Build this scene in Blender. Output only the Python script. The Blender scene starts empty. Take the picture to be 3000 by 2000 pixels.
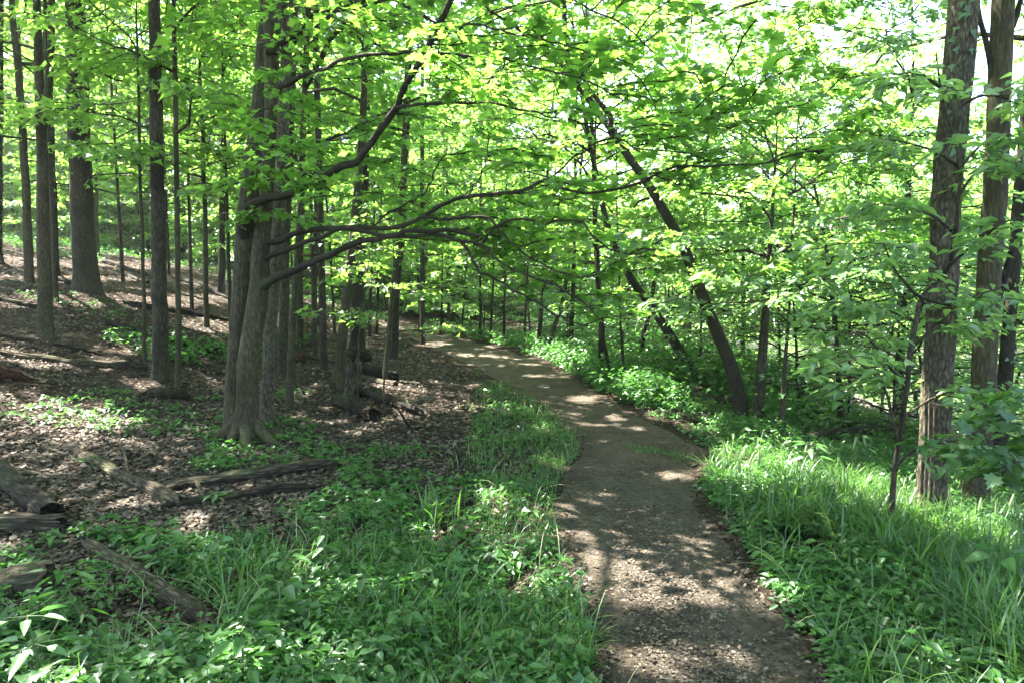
import bpy, math
import numpy as np
from mathutils import Vector

rng = np.random.default_rng(7)
S = bpy.context.scene
COL = S.collection
PI = math.pi
Z3 = np.array([0., 0., 1.])

# ------------------------------------------------------------------ camera maths (photo pixels, 2352 wide)
CAMH, PITCH, F = 1.6, math.radians(4.5), 1568.0
FWD = np.array([0, math.cos(PITCH), -math.sin(PITCH)])
UP = np.array([0, math.sin(PITCH), math.cos(PITCH)])
CAM = np.array([0, 0, CAMH])

def ray(px, py):
    return FWD + (px - 1176) / F * np.array([1., 0, 0]) + (784 - py) / F * UP

def at(px, py, y):                     # point of that direction at the distance y along the ground
    d = ray(px, py)
    return CAM + d * (y / d[1])

# ------------------------------------------------------------------ noise
def _hash(i, j, s):
    v = np.sin(i * 127.1 + j * 311.7 + s * 74.7) * 43758.5453
    return v - np.floor(v)

def vnoise(x, y, s=0):
    i, j = np.floor(x), np.floor(y)
    fx, fy = x - i, y - j
    fx, fy = fx * fx * (3 - 2 * fx), fy * fy * (3 - 2 * fy)
    a = _hash(i, j, s) * (1 - fx) + _hash(i + 1, j, s) * fx
    b = _hash(i, j + 1, s) * (1 - fx) + _hash(i + 1, j + 1, s) * fx
    return a * (1 - fy) + b * fy

def sm(x):
    x = np.clip(x, 0, 1)
    return x * x * (3 - 2 * x)

# ------------------------------------------------------------------ terrain
def h_base(x, y):
    x, y = np.asarray(x, float), np.asarray(y, float)
    s = -x - 4.9 + 0.03 * np.clip(y - 14, 0, 20)
    hill = 0.33 * np.log1p(np.exp(np.clip(s * 1.8, -40, 40))) / 1.8
    cap = 4.1
    hill = cap * (1 - np.exp(-(hill / cap) ** 1.6)) ** (1 / 1.6)
    t = x - (2.4 + 0.02 * y)
    bank = -0.21 * np.log1p(np.exp(np.clip(t * 1.6, -40, 40))) / 1.6
    bank = np.maximum(bank, -1.75 + 0 * x) * (1 - sm((y - 36) / 12))
    far = sm((x - 27) / 9) * 3.2
    z = hill + bank + far
    z = z + 0.10 * (vnoise(x * .35, y * .35, 3) - .5) * sm((np.abs(x + 1) - 1.5) / 3) + 0.05 * (vnoise(x * 1.1, y * 1.1, 5) - .5)
    return z

def hit(px, py):
    d = ray(px, py)
    lo = None
    for y in np.arange(1.5, 140, 0.05):
        p = CAM + d * (y / d[1])
        if p[2] <= h_base(p[0], p[1]):
            return p
    return CAM + d * (60 / d[1])

# path edges in photo pixels, near to far
EDGE_L = [(1420, 1760), (1380, 1568), (1325, 1400), (1288, 1280), (1272, 1180), (1292, 1100), (1330, 1040), (1300, 985), (1235, 925), (1180, 890), (1100, 850), (1020, 810), (940, 775), (905, 757)]
EDGE_R = [(1985, 1760), (1900, 1568), (1775, 1400), (1708, 1300), (1628, 1190), (1592, 1120), (1606, 1072), (1622, 1036), (1530, 985), (1430, 935), (1355, 890), (1280, 850), (1180, 808), (1010, 765)]

def spline(P, n):
    P = np.asarray(P, float)
    d = np.r_[0, np.cumsum(np.linalg.norm(np.diff(P, axis=0), axis=1))]
    Q = np.vstack([2 * P[0] - P[1], P, 2 * P[-1] - P[-2]])
    t = np.linspace(0, d[-1], n)
    k = np.clip(np.searchsorted(d, t, side='right') - 1, 0, len(P) - 2)
    u = ((t - d[k]) / np.maximum(d[k + 1] - d[k], 1e-9))[:, None]
    p0, p1, p2, p3 = Q[k], Q[k + 1], Q[k + 2], Q[k + 3]
    return .5 * (2 * p1 + (p2 - p0) * u + (2 * p0 - 5 * p1 + 4 * p2 - p3) * u ** 2 + (3 * p1 - p0 - 3 * p2 + p3) * u ** 3)

WL = np.array([hit(*p)[:2] for p in EDGE_L]); WR = np.array([hit(*p)[:2] for p in EDGE_R])
WL = np.vstack([[[WL[0][0] + .9, -1.5]], WL, [WL[-1] + [-3, 4], WL[-1] + [-9, 8]]])
WR = np.vstack([[[WR[0][0] + .9, -1.5]], WR, [WR[-1] + [-3, 4.6], WR[-1] + [-9, 9.5]]])
NP_ = 260
PL, PR = spline(WL, NP_), spline(WR, NP_)
PC, PW = (PL + PR) / 2, np.linalg.norm(PL - PR, axis=1) / 2

def path_q(x, y):                      # distance from the path centre in half widths
    x, y = np.ravel(x), np.ravel(y)
    out = np.full(len(x), 9.0)
    idx = np.where((x > -16) & (x < 6) & (y < 42))[0]
    for c in np.array_split(idx, max(1, len(idx) // 20000)):
        if len(c):
            d = np.hypot(x[c][:, None] - PC[None, :, 0], y[c][:, None] - PC[None, :, 1]) / PW[None, :]
            out[c] = d.min(1)
    return out

def inpoly(x, y, poly):
    poly = np.asarray(poly); r = np.zeros(len(x), bool)
    for (x0, y0), (x1, y1) in zip(poly, np.roll(poly, -1, 0)):
        c = ((y0 > y) != (y1 > y)) & (x < (x1 - x0) * (y - y0) / (y1 - y0 + 1e-12) + x0)
        r ^= c
    return r

def gpoly(pix):
    return np.array([hit(*p)[:2] for p in pix])

# ------------------------------------------------------------------ sun and its flecks
SUN_AZ, SUN_EL = math.radians(-52), math.radians(61)
SUN = np.array([math.sin(SUN_AZ) * math.cos(SUN_EL), math.cos(SUN_AZ) * math.cos(SUN_EL), math.sin(SUN_EL)])

FLECK = []                             # (cx, cy, rx, ry) ground ellipses; leaves toward the sun are dropped to make flecks
for px, py, rx, ry in [(140, 968, 165, 22), (50, 958, 70, 16), (60, 1085, 50, 14), (190, 930, 50, 7), (800, 1000, 60, 14), (735, 970, 45, 8), (905, 888, 50, 14), (960, 892, 25, 7), (840, 975, 30, 6),
                       (170, 688, 55, 8), (150, 640, 30, 7), (60, 605, 40, 7), (330, 610, 45, 9), (500, 745, 60, 8), (600, 725, 40, 6), (430, 690, 40, 6), (260, 830, 60, 7), (60, 820, 90, 9), (330, 880, 40, 8), (300, 800, 70, 6),
                       (360, 1150, 55, 13), (330, 1180, 30, 10), (450, 1290, 60, 20), (520, 1330, 60, 24), (400, 1320, 50, 12), (530, 1110, 45, 8), (390, 1085, 30, 7), (1340, 1147, 60, 7), (1325, 1238, 32, 6), (1520, 1090, 32, 6), (1460, 1262, 24, 4),
                       (1450, 985, 40, 5), (1360, 970, 30, 4), (1340, 955, 25, 5), (1300, 985, 25, 4), (1390, 1010, 25, 4), (1350, 918, 40, 7), (1220, 835, 35, 4), (1250, 800, 40, 5), (1230, 862, 30, 4), (1080, 885, 25, 6), (1140, 795, 30, 4), (1000, 790, 40, 5),
                       (1120, 1150, 60, 30), (1270, 1060, 20, 12), (1130, 1190, 40, 12), (700, 900, 25, 8), (1150, 905, 18, 4), (840, 1380, 120, 22), (640, 1345, 60, 20), (1000, 1400, 80, 14)]:
    p = hit(px, py); d = p[1]; hh = max(.35, CAMH - p[2])
    FLECK.append((p[0], p[1], rx * d / F, max(.09, ry * d * d / (F * hh))))
SUNPOLY = [gpoly(q) for q in ([(1555, 1095), (1620, 1050), (1740, 1025), (1980, 1030), (2380, 1160), (2400, 1370), (2230, 1310), (2000, 1195), (1860, 1150), (1680, 1135)],
                              [(1410, 905), (1500, 900), (1660, 970), (1700, 1000), (1620, 1010), (1470, 950)],
                              [(1200, 815), (1290, 815), (1370, 850), (1350, 872), (1260, 840)])]

def openness(x, y):
    """1 where the leaves are dropped to let the sun reach the ground at x, y"""
    wx = x + .18 * (vnoise(x * 3.1, y * 3.1, 11) - .5) * 2
    wy = y + .25 * (vnoise(x * 3.1, y * 3.1, 12) - .5) * 2
    n = .62 * vnoise(wx * 2.3, wy * 1.7, 21) + .38 * vnoise(wx * 6, wy * 4.5, 22)
    thr = np.full(len(x), .80)
    thr = np.where(x < -4.2, .775, thr)
    for cx, cy, rx, ry in FLECK:
        q = ((wx - cx) / rx) ** 2 + ((wy - cy) / ry) ** 2
        thr = np.where(q < 1, .04 + .42 * q * q, thr)
    for poly in SUNPOLY:
        thr = np.where(inpoly(wx, wy, poly), .13, thr)
    return n > thr

def keep_leaf(P, tall):
    x, y, z = P.T
    gx, gy = x.copy(), y.copy()
    for _ in range(2):
        t = (z - h_base(gx, gy)) / SUN[2]
        gx, gy = x - SUN[0] * t, y - SUN[1] * t
    o = openness(gx, gy)
    near = (gy < 30) & (gx < 8)
    k = ~(o & near)
    if tall:                           # high canopy open along the river, and thinned elsewhere to let sun in
        side = gx - (1.9 + .02 * np.clip(gy, 0, 40))
        gap = sm(side / 1.6) * sm((gy - 5.0) / 2.5)
        far = sm((gy - 16) / 8)
        r = vnoise(gx * .8, gy * .8, 31) * .7 + rng.random(len(x)) * .3
        slope = sm((-gx - 1.2) / 2)
        hz = sm((gx + .5) / .8) * sm((3.3 - gx) / .8) * sm((gy - 2.9) / .9) * sm((6.8 - gy) / 1.)
        left = (1 - slope) * np.maximum(.85 * hz, np.where(gy < 5.5, .06, .34)) + slope * .04
        k &= ~((r < np.maximum(np.maximum(gap * 1.05, far * .55 * (1 - slope)), left)))
    return k

# ------------------------------------------------------------------ mesh building
def make(name, parts, mats, parent=None, smooth=True):
    """parts: list of (V (n,3), F (m,k), material index)"""
    V, loops, starts, mi, off, ls = [], [], [], [], 0, 0
    for v, f, m in parts:
        if len(v) == 0 or len(f) == 0: continue
        V.append(np.asarray(v, np.float32)); f = np.asarray(f)
        loops.append((f + off).ravel()); k = f.shape[1]
        starts.append(ls + np.arange(len(f)) * k); ls += len(f) * k
        mi.append(np.full(len(f), m)); off += len(v)
    V, loops, starts, mi = np.vstack(V), np.concatenate(loops), np.concatenate(starts), np.concatenate(mi)
    if parent is not None:
        V = V - np.array(parent.location, np.float32)
        if 'axis' in parent: V = V @ np.array(parent.rotation_euler.to_matrix(), np.float32)
    me = bpy.data.meshes.new(name)
    me.vertices.add(len(V)); me.vertices.foreach_set('co', V.ravel().astype(np.float32))
    me.loops.add(len(loops)); me.loops.foreach_set('vertex_index', loops.astype(np.int32))
    me.polygons.add(len(starts)); me.polygons.foreach_set('loop_start', starts.astype(np.int32))
    me.polygons.foreach_set('material_index', mi.astype(np.int32))
    me.polygons.foreach_set('use_smooth', np.full(len(starts), smooth))
    me.update(calc_edges=True)
    for m in mats: me.materials.append(m)
    o = bpy.data.objects.new(name, me); COL.objects.link(o)
    if parent is not None: o.parent = parent
    return o

def tag(o, label, cat, group=None):
    o['label'] = label; o['category'] = cat
    if group: o['group'] = group
    return o

def kind(o, k, label=None):
    o['kind'] = k
    if label: o['label'] = label
    return o

def root(name, loc, label, cat, group=None):
    o = bpy.data.objects.new(name, None); COL.objects.link(o); o.location = loc; o.empty_display_size = .2
    return tag(o, label, cat, group)

def nrm(v):
    return v / np.maximum(np.linalg.norm(v, axis=-1, keepdims=True), 1e-9)

def tube(P, R, k=10, ridge=0., rfreq=9, seed=0, cap=True, oval=None):
    """one continuous limb along P with radius R; ridge = depth of bark ridges as a share of the radius"""
    P = np.asarray(P, float); R = np.asarray(R, float); n = len(P)
    T = nrm(np.gradient(P, axis=0))
    u = np.cross(T[0], [0.31, 0.95, 0.05]); u /= np.linalg.norm(u)
    U = [u]
    for i in range(1, n):
        u = U[-1] - T[i] * np.dot(U[-1], T[i]); U.append(u / np.linalg.norm(u))
    U = np.array(U); W = np.cross(T, U)
    a = np.arange(k) * 2 * PI / k
    rad = np.repeat(R[:, None], k, 1)
    if ridge:
        L = np.r_[0, np.cumsum(np.linalg.norm(np.diff(P, axis=0), axis=1))][:, None]
        ca, sa = np.cos(a)[None], np.sin(a)[None]
        w = .5 * vnoise(L * 2.2 + seed, 0 * ca, 1)
        A = (a[None] / (2 * PI) * rfreq + w)
        A0 = np.floor(A)
        rid = np.abs(((A % 1) - .5)) * 2
        n1 = vnoise(ca * 3 + L * 1.3 + seed, sa * 3 + 7 + 0 * L, 2)
        n2 = vnoise(ca * 7 + 20 + seed, sa * 7 + L * 9, 4)
        rad = rad * (1 + ridge * (.9 * (1 - rid) ** 1.0 - .4 + .8 * (n1 - .5) + .9 * (n2 - .5)))
    V = P[:, None] + rad[..., None] * (np.cos(a)[None, :, None] * U[:, None] + np.sin(a)[None, :, None] * W[:, None])
    i = np.arange(n - 1)[:, None] * k; j = np.arange(k)[None]; j2 = (j + 1) % k
    Fq = np.stack([i + j, i + j2, i + k + j2, i + k + j], -1).reshape(-1, 4)
    V = V.reshape(-1, 3)
    if cap:
        V = np.vstack([V, P[0], P[-1]]); c0, c1 = n * k, n * k + 1
        jj = np.arange(k)
        tri = np.vstack([np.stack([np.full(k, c0), (jj + 1) % k, jj], 1), np.stack([np.full(k, c1), (n - 1) * k + jj, (n - 1) * k + (jj + 1) % k], 1)])
        Fq = np.vstack([Fq, np.c_[tri, tri[:, 2]]]) if False else Fq
        return [(V, Fq, 0), ] + [(V, tri, 0)] if False else (V, Fq, tri)
    return (V, Fq, None)

def tparts(t, m=0):
    V, Fq, tri = t
    out = [(V, Fq, m)]
    if tri is not None and len(tri):
        out.append((V, tri, m))
    return out

def prisms(A, B, ra, rb, k=3):
    """many straight tapered twigs"""
    if len(A) == 0: return (np.zeros((0, 3)), np.zeros((0, 4), int), 0)
    T = nrm(B - A); U = nrm(np.cross(T, [0.3, 0.2, 0.93])); W = np.cross(T, U)
    a = np.arange(k) * 2 * PI / k
    ring = np.cos(a)[None, :, None] * U[:, None] + np.sin(a)[None, :, None] * W[:, None]
    V = np.concatenate([A[:, None] + ring * np.reshape(ra, (-1, 1, 1)), B[:, None] + ring * np.reshape(rb, (-1, 1, 1))], 1).reshape(-1, 3)
    j = np.arange(k); j2 = (j + 1) % k
    f = np.stack([j, j2, k + j2, k + j], 1)
    Fq = (f[None] + (np.arange(len(A)) * 2 * k)[:, None, None]).reshape(-1, 4)
    return (V, Fq, 0)

# leaf outlines: x along the leaf, y across, unit length
def _sym(half, zf):
    h = np.array(half, float)
    ring = np.vstack([h, h[-2:0:-1] * [1, -1]])
    V = np.c_[ring, zf(ring[:, 0], ring[:, 1])]
    return V
def fan0(n):
    i = np.arange(1, n - 1); return np.stack([0 * i, i, i + 1], 1)
_zf = lambda x, y: .22 * np.abs(y) - .18 * x * x
MAPLE_V = _sym([(0, 0), (-.10, .30), (.10, .28), (.30, .56), (.40, .36), (.52, .40), (.50, .20), (.74, .22), (.70, .10), (1, 0)], _zf)
MAPLE_V = np.vstack([MAPLE_V, [[.30, 0, -.02]]])
_n = len(MAPLE_V) - 1; _i = np.arange(_n)
MAPLE_F = np.stack([np.full(_n, _n), _i, (_i + 1) % _n], 1)
STAR_V = _sym([(0, 0), (.22, .50), (.48, .22), (1, 0)], _zf); STAR_F = fan0(6)
KITE_V = _sym([(0, 0), (.42, .36), (1, 0)], _zf); KITE_F = fan0(4)
OVATE_V = _sym([(0, 0), (.14, .18), (.38, .27), (.68, .17), (1, 0)], lambda x, y: .35 * np.abs(y) - .22 * x * x); OVATE_F = fan0(8)
LANCE_V = _sym([(0, 0), (.25, .17), (.6, .14), (1, 0)], lambda x, y: .3 * np.abs(y) - .25 * x * x); LANCE_F = fan0(6)
LITTER_V = _sym([(0, 0), (.2, .42), (.5, .24), (.72, .26), (1, 0)], lambda x, y: .5 * y * y + .25 * (x - .5) ** 2 + .25 * x * y); LITTER_F = fan0(8)
TEMPL = {'maple': (MAPLE_V, MAPLE_F), 'star': (STAR_V, STAR_F), 'kite': (KITE_V, KITE_F), 'ovate': (OVATE_V, OVATE_F), 'lance': (LANCE_V, LANCE_F), 'litter': (LITTER_V, LITTER_F)}

def leaves(P, H, N, sz, templ, m=0):
    tv, tf = TEMPL[templ]
    H = nrm(H); Sd = nrm(np.cross(N, H)); N2 = np.cross(H, Sd)
    s = np.reshape(sz, (-1, 1, 1))
    V = P[:, None] + s * (tv[None, :, 0:1] * H[:, None] + tv[None, :, 1:2] * Sd[:, None] + tv[None, :, 2:3] * N2[:, None])
    Fc = (tf[None] + (np.arange(len(P)) * len(tv))[:, None, None]).reshape(-1, tf.shape[1])
    return (V.reshape(-1, 3), Fc, m)

def sprays(p0, d, L, T=9, K=7, size=.11, droop=.18, wf=.5, rough=.42, zlift=.1):
    """flat fans of leafy twigs: p0 (B,3) start, d (B,3) direction, L (B) length"""
    B = len(L); d = nrm(d)
    side = nrm(np.cross(d, Z3)); L_ = np.reshape(L, (B, 1, 1))
    t = (np.arange(T)[None] + rng.uniform(.1, .9, (B, T))) / T
    t = .1 + .9 * t
    def pos(t):
        return p0[:, None] + d[:, None] * L_ * t[..., None] - Z3 * (droop * L_ * (t ** 2)[..., None])
    c = pos(t)
    sg = np.where(np.arange(T) % 2, 1., -1.)[None] * np.where(rng.random((B, 1)) < .5, 1, -1)
    tl = wf * np.reshape(L, (B, 1)) * (.3 + .7 * np.sin(PI * np.clip(t * .82 + .12, 0, 1))) * rng.uniform(.55, 1.2, (B, T))
    a = np.radians(rng.uniform(28, 72, (B, T)))
    td = d[:, None] * np.cos(a)[..., None] + side[:, None] * (sg * np.sin(a))[..., None] + Z3 * rng.uniform(-.12, zlift + .1, (B, T))[..., None]
    td = nrm(td); tl3 = tl[..., None]
    s = (np.arange(K)[None, None] + rng.uniform(.1, 1.1, (B, T, K))) / K
    s = .08 + .95 * s
    lp = c[:, :, None] + td[:, :, None] * (tl3[:, :, None] * s[..., None]) - Z3 * (.22 * tl3[:, :, None] * (s ** 2)[..., None])
    lp = lp + rng.normal(0, size * .22, lp.shape)
    tside = nrm(np.cross(td, Z3))
    lr = np.where(rng.random((B, T, K)) < .5, 1., -1.) * rng.uniform(.2, 1.3, (B, T, K))
    Hd = td[:, :, None] * rng.uniform(.3, 1., (B, T, K, 1)) + tside[:, :, None] * lr[..., None] + Z3 * rng.uniform(-.55, .1, (B, T, K))[..., None]
    Nn = Z3 + rng.normal(0, rough, (B, T, K, 3))
    sz = size * rng.uniform(.55, 1.25, (B, T, K))
    e = c + td * tl3 - Z3 * .2 * tl3
    mid = c + td * tl3 * .5 - Z3 * .05 * tl3 + rng.normal(0, .03, c.shape) * tl3
    tt = np.linspace(0, 1, 5)[None].repeat(B, 0)
    cc = pos(tt)
    cc[:, 1:] += rng.normal(0, .02, cc[:, 1:].shape) * L_
    tw = (np.concatenate([c.reshape(-1, 3), mid.reshape(-1, 3)]), np.concatenate([mid.reshape(-1, 3), e.reshape(-1, 3)]))
    mn = (cc[:, :-1].reshape(-1, 3), cc[:, 1:].reshape(-1, 3))
    return lp.reshape(-1, 3), Hd.reshape(-1, 3), Nn.reshape(-1, 3), sz.ravel(), tw, mn

# ------------------------------------------------------------------ materials
def nodes(name):
    m = bpy.data.materials.new(name); m.use_nodes = True
    nt = m.node_tree; nt.nodes.clear()
    out = nt.nodes.new('ShaderNodeOutputMaterial')
    def N(t, **kw):
        n = nt.nodes.new(t)
        for k, v in kw.items():
            if k[0] == '_': setattr(n, k[1:], v)
            elif k in n.inputs: n.inputs[k].default_value = v
        return n
    return m, N, nt.links.new, out

def ramp(N, link, fac, stops):
    r = N('ShaderNodeValToRGB'); e = r.color_ramp.elements
    while len(e) < len(stops): e.new(.5)
    for q, (p, c) in zip(e, stops): q.position = p; q.color = (*c, 1)
    link(fac, r.inputs[0]); return r.outputs[0]

def leaf_mat(name, refl, trans, gloss=.05, rough=.42, tw=.5, spread=.35, yellow=None):
    m, N, link, out = nodes(name)
    geo = N('ShaderNodeNewGeometry'); tc = N('ShaderNodeTexCoord')
    nz = N('ShaderNodeTexNoise', Scale=.55, Detail=2.); link(tc.outputs['Object'], nz.inputs['Vector'])
    mx = N('ShaderNodeMath', _operation='MULTIPLY_ADD'); link(geo.outputs['Random Per Island'], mx.inputs[0]); mx.inputs[1].default_value = .6
    nm = N('ShaderNodeMath', _operation='MULTIPLY'); link(nz.outputs[0], nm.inputs[0]); nm.inputs[1].default_value = .5
    link(nm.outputs[0], mx.inputs[2])
    def rng_col(c, lo, hi):
        a = tuple(v * lo for v in c); b = tuple(v * hi for v in c)
        b = (b[0] * 1.15, b[1], b[2] * .85)
        return ramp(N, link, mx.outputs[0], [(.12, a), (.55, c), (.95, b)])
    df = N('ShaderNodeBsdfDiffuse'); link(rng_col(refl, 1 - spread, 1 + spread), df.inputs[0])
    tl = N('ShaderNodeBsdfTranslucent'); link(rng_col(trans, 1 - spread, 1 + spread), tl.inputs[0])
    m1 = N('ShaderNodeMixShader'); m1.inputs[0].default_value = tw; link(df.outputs[0], m1.inputs[1]); link(tl.outputs[0], m1.inputs[2])
    gl = N('ShaderNodeBsdfGlossy'); gl.inputs['Roughness'].default_value = rough; gl.inputs['Color'].default_value = (.9, .95, 1, 1)
    m2 = N('ShaderNodeMixShader'); m2.inputs[0].default_value = gloss; link(m1.outputs[0], m2.inputs[1]); link(gl.outputs[0], m2.inputs[2])
    link(m2.outputs[0], out.inputs[0])
    return m

def bark_mat(name, dark, light, sc=9., stretch=.16, bump=.6, moss=0., dist=.02, vw=.55):
    m, N, link, out = nodes(name)
    tc = N('ShaderNodeTexCoord'); mp = N('ShaderNodeMapping'); mp.inputs['Scale'].default_value = (1, 1, min(1, stretch * 1.8))
    link(tc.outputs['Object'], mp.inputs[0])
    n1 = N('ShaderNodeTexNoise', Scale=sc * 4.5, Detail=8., Roughness=.72); link(mp.outputs[0], n1.inputs['Vector'])
    vo = N('ShaderNodeTexVoronoi', Scale=sc * 4., _feature='DISTANCE_TO_EDGE'); link(mp.outputs[0], vo.inputs['Vector'])
    n2 = N('ShaderNodeTexNoise', Scale=2.3, Detail=4.); link(tc.outputs['Object'], n2.inputs['Vector'])
    n3 = N('ShaderNodeTexNoise', Scale=sc * 9, Detail=4.); link(tc.outputs['Object'], n3.inputs['Vector'])
    add = N('ShaderNodeMath', _operation='MULTIPLY_ADD'); link(vo.outputs['Distance'], add.inputs[0]); add.inputs[1].default_value = vw; link(n1.outputs[0], add.inputs[2])
    c = ramp(N, link, add.outputs[0], [(.33 + (vw - .55) * .12, tuple(v * .4 for v in dark)), (.52 + (vw - .55) * .2, dark), (.78 + (vw - .55) * .28, light)])
    v = ramp(N, link, n2.outputs[0], [(.3, (.6, .6, .6)), (.7, (1.25, 1.22, 1.15))])
    mul = N('ShaderNodeMix', _data_type='RGBA', _blend_type='MULTIPLY'); mul.inputs[0].default_value = 1; link(c, mul.inputs[6]); link(v, mul.inputs[7])
    col = mul.outputs[2]
    if moss:
        n4 = N('ShaderNodeTexNoise', Scale=3.4, Detail=6., Roughness=.7); link(tc.outputs['Object'], n4.inputs['Vector'])
        f = ramp(N, link, n4.outputs[0], [(.5, (0, 0, 0)), (.68, (moss,) * 3)])
        mm = N('ShaderNodeMix', _data_type='RGBA'); link(f, mm.inputs[0]); link(col, mm.inputs[6]); mm.inputs[7].default_value = (.045, .075, .02, 1); col = mm.outputs[2]
    bs = N('ShaderNodeBsdfPrincipled', Roughness=.9); bs.inputs['Specular IOR Level'].default_value = .15
    link(col, bs.inputs['Base Color'])
    hh = N('ShaderNodeMath', _operation='MULTIPLY_ADD'); link(n3.outputs[0], hh.inputs[0]); hh.inputs[1].default_value = .3; link(add.outputs[0], hh.inputs[2])
    bp = N('ShaderNodeBump', Strength=bump, Distance=dist); link(hh.outputs[0], bp.inputs['Height']); link(bp.outputs[0], bs.inputs['Normal'])
    link(bs.outputs[0], out.inputs[0])
    return m

M = {}
M['maple'] = leaf_mat('maple_leaf', (.064, .140, .024), (.255, .530, .065), .045, .45, .55)
M['maple_far'] = leaf_mat('young_leaf', (.070, .140, .028), (.285, .540, .080), .04, .5, .55)
M['ash'] = leaf_mat('ash_leaf', (.078, .155, .045), (.290, .520, .120), .06, .38, .5)  # slightly paler, like the young leaf, for extra glow on the bank
M['bush'] = leaf_mat('shrub_leaf', (.060, .132, .048), (.200, .410, .100), .07, .36, .45)
M['herb'] = leaf_mat('herb_leaf', (.042, .116, .026), (.085, .245, .036), .03, .38, .42, .5)
M['herb_light'] = leaf_mat('pale_herb_leaf', (.066, .155, .048), (.115, .290, .065), .035, .42, .42, .35)
M['grass'] = leaf_mat('grass_blade', (.058, .130, .028), (.105, .255, .038), .035, .38, .42, .45)
M['oak_leaf'] = leaf_mat('dark_leaf', (.035, .095, .022), (.110, .280, .03), .05, .42, .45)
M['bark_grey'] = bark_mat('grey_bark', (.042, .036, .022), (.084, .074, .047), 9, .14, .5, .25)
M['bark_brown'] = bark_mat('brown_bark', (.040, .034, .024), (.078, .066, .048), 8, .14, .7, .1, .02, .9)
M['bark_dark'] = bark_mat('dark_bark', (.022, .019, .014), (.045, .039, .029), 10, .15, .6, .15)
M['bark_ridge'] = bark_mat('ridged_bark', (.072, .063, .044), (.165, .148, .108), 10, .2, .8, .18, .025, .8)
M['limb'] = bark_mat('limb_bark', (.026, .021, .015), (.066, .057, .041), 22, .6, .5, .3)
M['twig'] = bark_mat('twig_bark', (.035, .030, .022), (.06, .052, .04), 20, .6, .2)
M['log'] = bark_mat('rotting_wood', (.048, .038, .027), (.130, .105, .076), 9, .1, .95, .35, .03, 1.1)
M['log_dark'] = bark_mat('dark_rotting_wood', (.018, .014, .010), (.052, .039, .028), 9, .1, .95, .25, .03, 1.1)  # same rotting wood in a darker tone
M['log_red'] = bark_mat('red_rotten_wood', (.040, .019, .011), (.10, .045, .026), 10, .14, .95, .0, .03, 1.)
M['log_pale'] = bark_mat('bare_weathered_wood', (.085, .07, .048), (.20, .165, .115), 9, .1, .9, .25, .03, 1.1)
M['wood_end'] = bark_mat('splintered_wood', (.045, .030, .019), (.13, .09, .055), 18, 1., .9, 0)
M['stalk'] = leaf_mat('stalk', (.07, .12, .03), (.05, .12, .03), .03, .5, .3)
M['seed'] = leaf_mat('seed_head', (.30, .32, .18), (.25, .30, .14), .03, .5, .4)

def litter_mat():
    m, N, link, out = nodes('dry_leaf')
    geo = N('ShaderNodeNewGeometry')
    c = ramp(N, link, geo.outputs['Random Per Island'], [(0, (.014, .011, .008)), (.35, (.040, .030, .021)), (.7, (.082, .063, .046)), (.93, (.17, .138, .105)), (1, (.12, .07, .035))])
    df = N('ShaderNodeBsdfPrincipled', Roughness=.75); link(c, df.inputs['Base Color']); df.inputs['Specular IOR Level'].default_value = .3
    tl = N('ShaderNodeBsdfTranslucent'); link(c, tl.inputs[0])
    mx = N('ShaderNodeMixShader'); mx.inputs[0].default_value = .2; link(df.outputs[0], mx.inputs[1]); link(tl.outputs[0], mx.inputs[2]); link(mx.outputs[0], out.inputs[0])
    return m
M['litter'] = litter_mat()

def ground_mat():
    m, N, link, out = nodes('forest_soil')
    tc = N('ShaderNodeTexCoord')
    n1 = N('ShaderNodeTexNoise', Scale=1.1, Detail=5.); link(tc.outputs['Object'], n1.inputs['Vector'])
    v = N('ShaderNodeTexVoronoi', Scale=16., Randomness=1.); link(tc.outputs['Object'], v.inputs['Vector'])
    n2 = N('ShaderNodeTexNoise', Scale=30., Detail=6., Roughness=.7); link(tc.outputs['Object'], n2.inputs['Vector'])
    hsv = N('ShaderNodeSeparateColor'); link(v.outputs['Color'], hsv.inputs[0])
    c = ramp(N, link, hsv.outputs[0], [(0, (.016, .011, .008)), (.5, (.036, .025, .017)), (.85, (.07, .050, .035)), (1, (.10, .074, .054))])
    g = ramp(N, link, n2.outputs[0], [(.3, (.45, .45, .45)), (.7, (1.3, 1.3, 1.3))])
    a = N('ShaderNodeMix', _data_type='RGBA', _blend_type='MULTIPLY'); a.inputs[0].default_value = 1; link(c, a.inputs[6]); link(g, a.inputs[7])
    f = ramp(N, link, n1.outputs[0], [(.42, (0, 0, 0)), (.62, (.75,) * 3)])
    b = N('ShaderNodeMix', _data_type='RGBA'); link(f, b.inputs[0]); link(a.outputs[2], b.inputs[6]); b.inputs[7].default_value = (.020, .014, .010, 1)
    bs = N('ShaderNodeBsdfPrincipled', Roughness=.95); link(b.outputs[2], bs.inputs['Base Color']); bs.inputs['Specular IOR Level'].default_value = .1
    bp = N('ShaderNodeBump', Strength=.9, Distance=.04)
    ad = N('ShaderNodeMath', _operation='ADD'); link(n2.outputs[0], ad.inputs[0]); link(hsv.outputs[1], ad.inputs[1]); link(ad.outputs[0], bp.inputs['Height'])
    link(bp.outputs[0], bs.inputs['Normal']); link(bs.outputs[0], out.inputs[0])
    return m
M['ground'] = ground_mat()

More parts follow.
